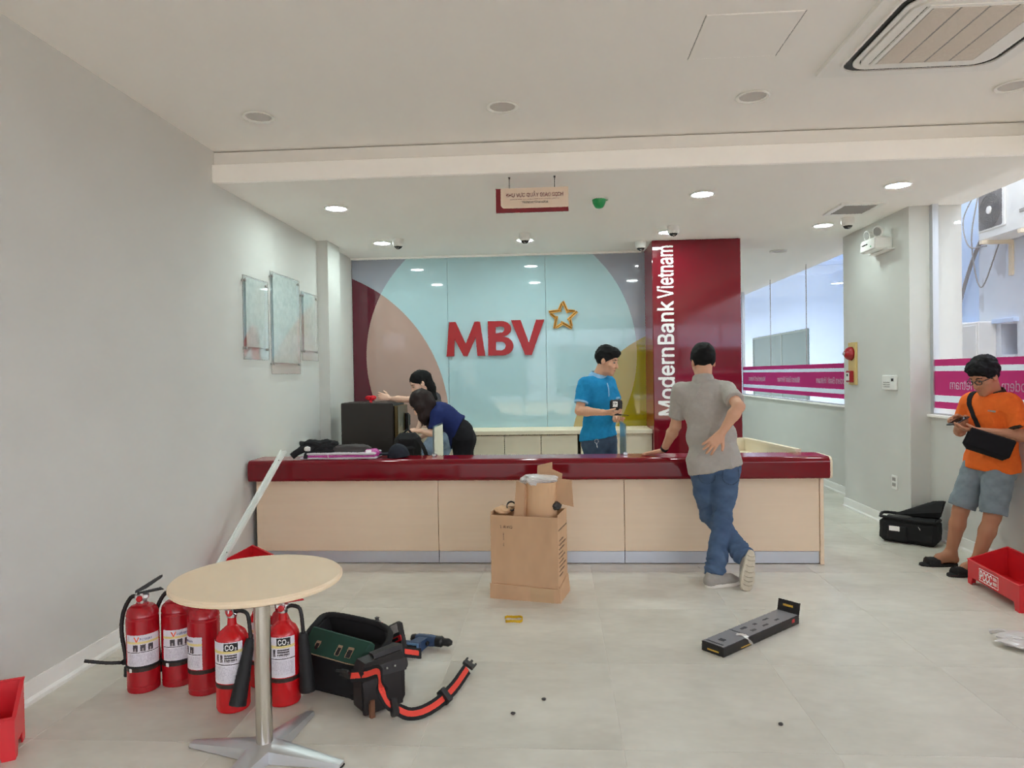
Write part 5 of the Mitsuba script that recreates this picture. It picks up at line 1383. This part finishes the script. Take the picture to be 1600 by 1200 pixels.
# ---- the man in the grey polo shirt, seen from behind, leaning on the counter
J = {k: V(*v) for k, v in dict(pelvis=(1.103, 4.885, .835), neck=(1.048, 4.965, 1.392), head=(1.062, 5.03, 1.530), shL=(.888, 4.99, 1.325), shR=(1.200, 4.905, 1.330),
     elL=(.868, 5.07, 1.065), wrL=(.812, 5.245, .880), elR=(1.218, 4.665, 1.222), wrR=(1.112, 4.690, 1.050), hL=(1.025, 4.905, .80), hR=(1.178, 4.865, .80),
     kR=(1.150, 4.872, .44), aR=(1.062, 4.735, .085), kL=(1.095, 5.02, .43), aL=(1.268, 4.700, .195)).items()}
t = thing('person', 'man in grey polo shirt and jeans leaning on the counter, hand on back', 'person')
R = face_frame((-.12, .95, -.22))
body(t, J, R, [dict(w=V(.800, 5.262, .862), d=V(-.86, .45, -.16), n=V(0, 0, -1), thumb=V(.45, .86, 0), curl=(.10, .08, .08, .12), spread=.12, thumb_in=.1),
               dict(w=V(1.106, 4.690, 1.040), d=V(-.66, .06, -.75), n=V(0, 1, -.1), thumb=V(.75, 0, -.66), curl=(.18, .15, .16, .2), spread=.16, thumb_in=-.35, thumb_curl=.1)], feet=False)
hair_short(t, J['head'], R, front=.056, slope=.92, amp=.007, seed=5, vol_up=.006)
face_parts(t, J['head'], R)
shirt(t, J, 'polo_grey', ((1.10, 4.88, .778), (.24, 0, -1)), (.74, .66), collar='polo_grey', seed=2, amp=.011, waist_g=.02)
jeans = trousers(t, J, 'jeans_blue', (1.0, 1.04), top=((1.1, 4.88, .88), (0, 0, 1)), seed=4, amp=.012, hemr=.066)
pk = V(1.185, 4.752, .735)
part(jeans, 'pocket', tube([pk + V(-.055, -.002, .055), pk + V(-.055, .0, -.02), pk + V(0, -.004, -.05), pk + V(.052, .016, -.02), pk + V(.052, .016, .055)], .0022, 6, 6), 'jeans_dark', True)
pk = V(1.030, 4.790, .735)
part(jeans, 'pocket', tube([pk + V(-.05, .014, .05), pk + V(-.05, .016, -.02), pk + V(0, .0, -.05), pk + V(.05, -.004, -.02), pk + V(.05, -.004, .05)], .0022, 6, 6), 'jeans_dark', True)
k1, so, Q = shoe(t, (.985, 4.672, .0), (1.235, 4.765, .0), (0, 0, 1))
for i in range(4): part(k1, 'lace', cyl(Q(.42 + .07 * i, -.022, .092 - .010 * i), Q(.45 + .07 * i, .022, .092 - .010 * i), .0028, n=6), 'white_plastic')
k2, so, Q = shoe(t, (1.290, 4.660, .262), (1.236, 4.592, .004), (-.16, .96, -.22), m='shoe_grey', sole='sole_tread', hgt=.09)
for x in (.14, .24, .38, .52, .64, .74, .84): part(so, 'groove', tube([Q(x, -.030, -.001), Q(x + .03, 0, -.0015), Q(x, .030, -.001)], .0022, 5, 4), 'sole_groove')
part(t, 'wristwatch', cyl(lerp(J['elL'], J['wrL'], .93), lerp(J['elL'], J['wrL'], 1.03), .0315, .030, 28), 'black_rubber')

# ---- the man in blue behind the counter
J = {k: V(*v) for k, v in dict(pelvis=(.385, 6.16, .875), neck=(.372, 6.145, 1.425), head=(.455, 6.11, 1.570), shR=(.250, 6.055, 1.365), shL=(.470, 6.26, 1.375),
     elR=(.200, 5.985, 1.135), wrR=(.395, 5.865, 1.125), elL=(.545, 6.19, 1.14), wrL=(.515, 6.01, 1.065), hR=(.325, 6.10, .84), hL=(.445, 6.215, .84),
     kR=(.345, 6.09, .46), aR=(.33, 6.13, .085), kL=(.47, 6.19, .46), aL=(.46, 6.24, .085)).items()}
t = thing('person', 'young man in a bright blue polo shirt behind the counter looking at a small device', 'person')
R = face_frame((.86, -.42, -.26))
body(t, J, R, [dict(w=V(.400, 5.862, 1.124), d=V(.95, -.05, -.12), n=V(.1, .25, .96), thumb=V(0, -.9, .35), curl=(.55, .55, .6, .6), thumb_in=.6, thumb_curl=.5),
               dict(w=V(.513, 6.000, 1.060), d=V(.12, -.80, -.12), n=V(.0, .1, 1), thumb=V(.95, 0, .1), curl=(.5, .55, .6, .6), thumb_in=.5)], h=.005, feet=False)
hair_short(t, J['head'], R, front=.050, slope=.86, amp=.010, seed=6, vol_up=.006, fringe=.004)
face_parts(t, J['head'], R)
shirt(t, J, 'polo_blue', ((.38, 6.15, .885), (.16, -.05, -1)), (.70, .70), collar='collar_pale', trim='collar_pale', seed=5, amp=.011, waist_g=.016)
pl = J['neck'] + V(.075, -.105, -.05)
part(t, 'placket', tube([pl, pl + V(.012, -.014, -.06), pl + V(.012, -.018, -.12)], .006, 6, 5), 'collar_pale', True)
tr = trousers(t, J, 'jeans_dark', (1.0, 1.0), top=((.38, 6.16, .95), (0, 0, 1)), seed=7)
part(tr, 'key_ring', join(lathe([(.016, -.0015), (.019, 0), (.016, .0015), (.016, -.0015)], (.345, 5.995, .868), 18, frame(V(0, 0, 0), V(.3, -1, 0))[0]), cyl((.345, 5.993, .85), (.35, 5.988, .81), .004, n=8)), 'chrome')
for s, y in (('R', 0), ('L', 0)):
    a = J['a' + s]; shoe(t, (a[0] - .03, a[1] + .05, 0), (a[0] + .12, a[1] - .16, 0), (0, 0, 1), m='black_rubber', sole='dark_grey')
t = thing('handheld_device', 'small black device with a white sticker held by the man in blue', 'device')
Rdv = rz(-.35) @ rot([1, 0, 0], -.15)
part(t, 'case', move(cb(-.050, .050, -.03, .03, -.043, .043, .012), (.507, 5.868, 1.188), Rdv), 'black_plastic')
part(t, 'sticker', move(cb(-.02, .022, -.0312, -.0298, -.02, .026, .001), (.507, 5.868, 1.188), Rdv), 'white_letter')
part(t, 'code', move(join(*[bx(-.014 + .006 * i, -.011 + .006 * i, -.0318, -.031, -.002, .016) for i in range(5)]), (.507, 5.868, 1.188), Rdv), 'dark_text', False)
single('screwdriver', 'thin dark screwdriver pointing right from the hand of the man in blue', 'screwdriver', join(cyl((.49, 5.845, 1.108), (.545, 5.835, 1.105), .008, .007, 12), cyl((.545, 5.835, 1.105), (.61, 5.825, 1.100), .003, n=8)), 'black_plastic')

# ---- the man in orange by the right wall
J = {k: V(*v) for k, v in dict(pelvis=(3.085, 5.075, .775), neck=(3.118, 5.100, 1.262), head=(3.035, 5.065, 1.395), shL=(3.150, 4.965, 1.205), shR=(3.035, 5.235, 1.205),
     elL=(3.150, 4.865, .985), wrL=(2.930, 4.935, 1.015), elR=(3.005, 5.315, .985), wrR=(2.930, 5.130, 1.075), hL=(3.085, 4.990, .745), hR=(3.035, 5.150, .745),
     kL=(3.020, 4.960, .42), aL=(2.935, 5.000, .09), kR=(2.925, 5.170, .42), aR=(2.890, 5.235, .09), toeL=(2.795, 4.970, .030), toeR=(2.750, 5.230, .030)).items()}
t = thing('person', 'man in orange polo shirt and denim shorts leaning on the right wall', 'person')
R = face_frame((-.86, -.24, -.46))
body(t, J, R, [dict(w=V(2.925, 4.937, 1.016), d=V(-.93, .32, .14), n=V(-.1, .2, .97), thumb=V(-.2, -.9, .2), curl=(.35, .35, .4, .4), thumb_in=.5, thumb_curl=.5),
               dict(w=V(2.928, 5.125, 1.078), d=V(-.86, -.35, .30), n=V(-.2, -.5, -.85), thumb=V(.1, -.6, .8), curl=(.25, .45, .6, .7), spread=.15, thumb_in=.1)], skin='skin_tan')
hair_short(t, J['head'], R, front=.048, slope=.84, amp=.015, seed=8, vol_up=.014, fringe=.008)
face_parts(t, J['head'], R)
P = lambda x, y, z: J['head'] + R @ V(x, y, z)
gl = []
for s in (-1, 1):
    c = P(s * .034, .100, .0)
    gl.append(tube([P(s * .034 + .024 * math.cos(a), .102 - .3 * (abs(s * .034 + .024 * math.cos(a)) ** 2) * 8, .0 + .017 * math.sin(a)) for a in np.linspace(0, 2 * math.pi, 13)], .0026, 6, 4))
    gl.append(tube([P(s * .058, .093, .006), P(s * .079, .05, .006), P(s * .083, -.005, .002)], .0028, 6, 5))
gl.append(tube([P(-.010, .104, .003), P(.010, .104, .003)], .0024, 6))
g_ = single('eyeglasses', 'black framed eyeglasses worn by the man in orange', 'glasses', gl[1], 'black_plastic', True) if False else thing('eyeglasses', 'black framed eyeglasses worn by the man in orange', 'glasses')
for q, nme in zip(gl, ('rim', 'temple', 'rim', 'temple', 'bridge')): part(g_, nme, q, 'black_plastic', True)
sm3 = shirt(t, J, 'polo_orange', ((3.07, 5.07, .735), (-.05, .05, -1)), (.80, .80), collar='collar_dark', trim='collar_dark', seed=9, amp=.011, waist_g=.018, flare=.004, hem_g=.014)
part(t, 'logo', move(join(*[cb(-.03 + .012 * i, -.022 + .014 * i, -.001, .001, -.004 - .002 * i, .006 - .001 * i, .0005) for i in range(4)]), (3.015, 4.945, 1.155), rz(-1.05)), 'grey_plastic')
trousers(t, J, 'denim_grey', (.48, .46), top=((3.08, 5.07, .83), (0, 0, 1)), seed=10, hemr=.086, kind='shorts', amp=.008)
for s in 'LR':
    a, to = J['a' + s], J['toe' + s]
    d = unit(V(*(to - a)[:2], 0)); hl = V(a[0], a[1], 0) - d * .045
    sd = V(d[1], -d[0], 0)
    out = [hl + d * (.27 * (.5 - .5 * math.cos(q))) + sd * (.046 * math.copysign(abs(math.sin(q)) ** .6, math.sin(q))) for q in np.linspace(0, 2 * math.pi, 28, endpoint=False)]
    sb = part(t, 'sandal', hull([q + V(0, 0, z) for q in out for z in (.001, .018)]), 'black_rubber', 40)
    c = hl + d * .185
    part(sb, 'strap', ribbon([c + sd * .050 + V(0, 0, .012), c + sd * .044 + V(0, 0, .045), c + V(0, 0, .064), c - sd * .044 + V(0, 0, .045), c - sd * .050 + V(0, 0, .012)], .075, .006, 6, up=d) if False else
         hull([c + d * o + sd * (.050 * math.cos(q)) + V(0, 0, .014 + .054 * math.sin(q) - abs(o) * .1) for q in np.linspace(0, math.pi, 12) for o in (-.045, .035)]), 'black_rubber', 40)
t = thing('phone', 'dark smartphone in the hands of the man in orange', 'phone')
Rph = rz(.35) @ rot([0, 1, 0], -.35) @ rot([1, 0, 0], -.1)
part(t, 'case', move(cb(-.075, .075, -.037, .037, -.005, .005, .004), (2.835, 5.035, 1.082), Rph), 'black_plastic')
part(t, 'screen', move(cb(-.069, .069, -.033, .033, .0045, .0056, .0005), (2.835, 5.035, 1.082), Rph), 'black_gloss')
t = thing('messenger_bag', 'black messenger bag hanging in front of the man in orange', 'bag')
Rb = rz(-.42) @ rot([0, 1, 0], .34)
put = lambda m: move(m, (2.955, 4.905, .930), Rb)
part(t, 'body', put(softbox(-.135, .145, -.04, .04, -.075, .075, .03, 21, .006)), 'black_cloth', True)
part(t, 'flap', put(softbox(-.13, .14, -.052, -.034, -.045, .08, .008, 22, .004)), 'black_cloth', True)
from scipy.spatial import cKDTree
sp = spline([(2.90, 5.00, 1.00), (2.93, 5.06, 1.08), (2.96, 5.13, 1.17), (3.02, 5.18, 1.24), (3.07, 5.19, 1.27)], 8)
ix = cKDTree(np.array(sm3.vertices)).query(sp)[1]
nm = np.array(sm3.vertex_normals)[ix]
sp2 = np.array(sm3.vertices)[ix] + nm * .006
for _ in range(3): sp2[1:-1] = (sp2[:-2] + sp2[1:-1] * 2 + sp2[2:]) / 4
sp2 = np.vstack([[2.868, 4.965, .985], sp2]); nm = np.vstack([nm[:1], nm])
part(t, 'strap', sweep(sp2, np.array([(-.017, -.0025), (.017, -.0025), (.017, .0025), (-.017, .0025)]), ups=nm), 'black_cloth', False)

# ---- the two women behind the counter
J = {k: V(*v) for k, v in dict(pelvis=(-.895, 6.42, .895), spine=(-1.025, 6.38, 1.065), neck=(-1.165, 6.36, 1.150), head=(-1.262, 6.335, 1.205), shL=(-1.100, 6.245, 1.095), shR=(-1.115, 6.475, 1.115),
     elL=(-1.120, 6.185, .935), wrL=(-1.238, 6.200, .955), elR=(-1.17, 6.50, .935), wrR=(-1.30, 6.42, .875), hL=(-.885, 6.355, .86), hR=(-.885, 6.485, .86),
     kL=(-.875, 6.345, .47), aL=(-.86, 6.35, .085), kR=(-.88, 6.49, .47), aR=(-.86, 6.50, .085)).items()}
t = thing('person', 'woman in a navy top and black trousers bending over behind the counter', 'person')
R = face_frame((-.72, .05, -.69))
body(t, J, R, [dict(w=V(-1.240, 6.200, .955), d=V(-.9, .1, .15), n=V(0, .3, -.9), thumb=V(0, .6, .6), curl=(.5, .6, .7, .7), s=.88),
               dict(w=V(-1.305, 6.415, .872), d=V(-.7, -.2, -.6), n=V(-.5, 0, .6), thumb=V(0, -1, 0), curl=(.4, .4, .4, .4), s=.88)], h=.006, female=True, sc=.88, skin='skin_pale', feet=False)
face_parts(t, J['head'], R)
v = Vol(J['head'] - .32, J['head'] + .32, .006)
P = lambda x, y, z: J['head'] + R @ V(x, y, z)
v.ell(P(0, -.02, .03), (.090, .108, .100), R, .02)
hd = J['head']
for s, y0 in ((-1, -.075), (1, .075)):
    v.chain([P(-s * .05, -.02, .05), hd + V(.01, y0 * 1.1, -.03), hd + V(.03, y0 * 1.0, -.13), hd + V(.045, y0 * .7, -.19)], (.055, .050, .040, .018), .03)
v.chain([hd + V(.06, -.02, .06), hd + V(.09, -.05, .0), hd + V(.08, -.08, -.10)], (.055, .052, .035), .03)
v.ell(P(0, .115, -.03), (.055, .05, .09), R, .02, sub=True)
part(t, 'hair', wrinkle(v.mesh(), .007, (34, 34, 8), 12), 'hair_brown', True)
shirt(t, J, 'navy_knit', ((-.925, 6.42, .935), (.92, 0, -.40)), (.82, .82), g=.008, seed=12, sc=.90, waist_g=-.002, kind='top', amp=.004, collar=None)
trousers(t, J, 'black_cloth', (1.0, 1.0), top=((-.955, 6.42, .97), (-.80, 0, .60)), seed=13, sc=.98, amp=.004)
for s in 'LR':
    a = J['a' + s]; shoe(t, (a[0] + .06, a[1], 0), (a[0] - .17, a[1] - .01, 0), (0, 0, 1), m='black_rubber', sole='dark_grey', w=.04)

J = {k: V(*v) for k, v in dict(pelvis=(-1.165, 6.93, .86), spine=(-1.235, 6.88, 1.06), neck=(-1.305, 6.845, 1.265), head=(-1.365, 6.81, 1.388), shL=(-1.345, 6.735, 1.225), shR=(-1.250, 6.985, 1.235),
     elL=(-1.53, 6.725, 1.232), wrL=(-1.672, 6.755, 1.240), elR=(-1.36, 6.93, 1.03), wrR=(-1.40, 6.74, .895), hL=(-1.205, 6.86, .82), hR=(-1.13, 6.99, .82),
     kL=(-1.385, 6.72, .58), aL=(-1.24, 6.85, .25), kR=(-1.27, 6.90, .45), aR=(-1.15, 7.02, .085)).items()}
t = thing('person', 'young woman in a dark grey top reaching one arm towards the ribbon on the safe', 'person')
R = face_frame((-.80, -.38, -.46))
body(t, J, R, [dict(w=V(-1.670, 6.755, 1.242), d=V(-.92, .0, .25), n=V(0, .9, -.3), thumb=V(.1, -.3, .95), curl=(.35, .5, .6, .7), s=.88, thumb_in=.0, spread=.1),
               dict(w=V(-1.402, 6.735, .890), d=V(-.1, -.35, -.85), n=V(.6, 0, 0), thumb=V(-.3, -.9, .2), curl=(.4, .45, .5, .5), s=.88)], h=.006, female=True, sc=.86, skin='skin_pale', feet=False)
face_parts(t, J['head'], R)
v = Vol(J['head'] - .36, J['head'] + .30, .005)
P = lambda x, y, z: J['head'] + R @ V(x, y, z)
v.ell(P(0, -.016, .034), (.084, .104, .096), R, .01)
v.cut(P(0, .080, .056), R @ unit(V(0, .95, -1.0)))
hd = J['head']
v.chain([P(.0, -.085, .03), hd + V(.10, .035, -.05), hd + V(.125, .03, -.16), hd + V(.13, .02, -.27)], (.055, .048, .036, .016), .03)
part(t, 'hair', wrinkle(v.mesh(), .008, (36, 36, 10), 14), 'hair_black', True)
shirt(t, J, 'grey_top', ((-1.18, 6.92, .90), (.25, .1, -1)), (.42, .60), g=.006, seed=15, sc=.88, waist_g=.004, kind='top', amp=.004, collar=None)
trousers(t, J, 'denim_light', (1.0, 1.0), top=((-1.17, 6.93, .94), (-.2, 0, 1)), seed=16, sc=.95, amp=.005)
part(t, 'bracelet', lathe([(.024, -.006), (.028, 0), (.024, .006), (.024, -.006)], lerp(J['elR'], J['wrR'], .93), 24, frame(J['elR'], J['wrR'])[0]), 'chrome')
for s in 'LR':
    a = J['a' + s]; shoe(t, (a[0] + .05, a[1] + .02, max(a[2] - .085, 0)), (a[0] - .16, a[1] - .10, max(a[2] - .24, 0)), (0, 0, 1), m='white_plastic', sole='sole_white', w=.04)
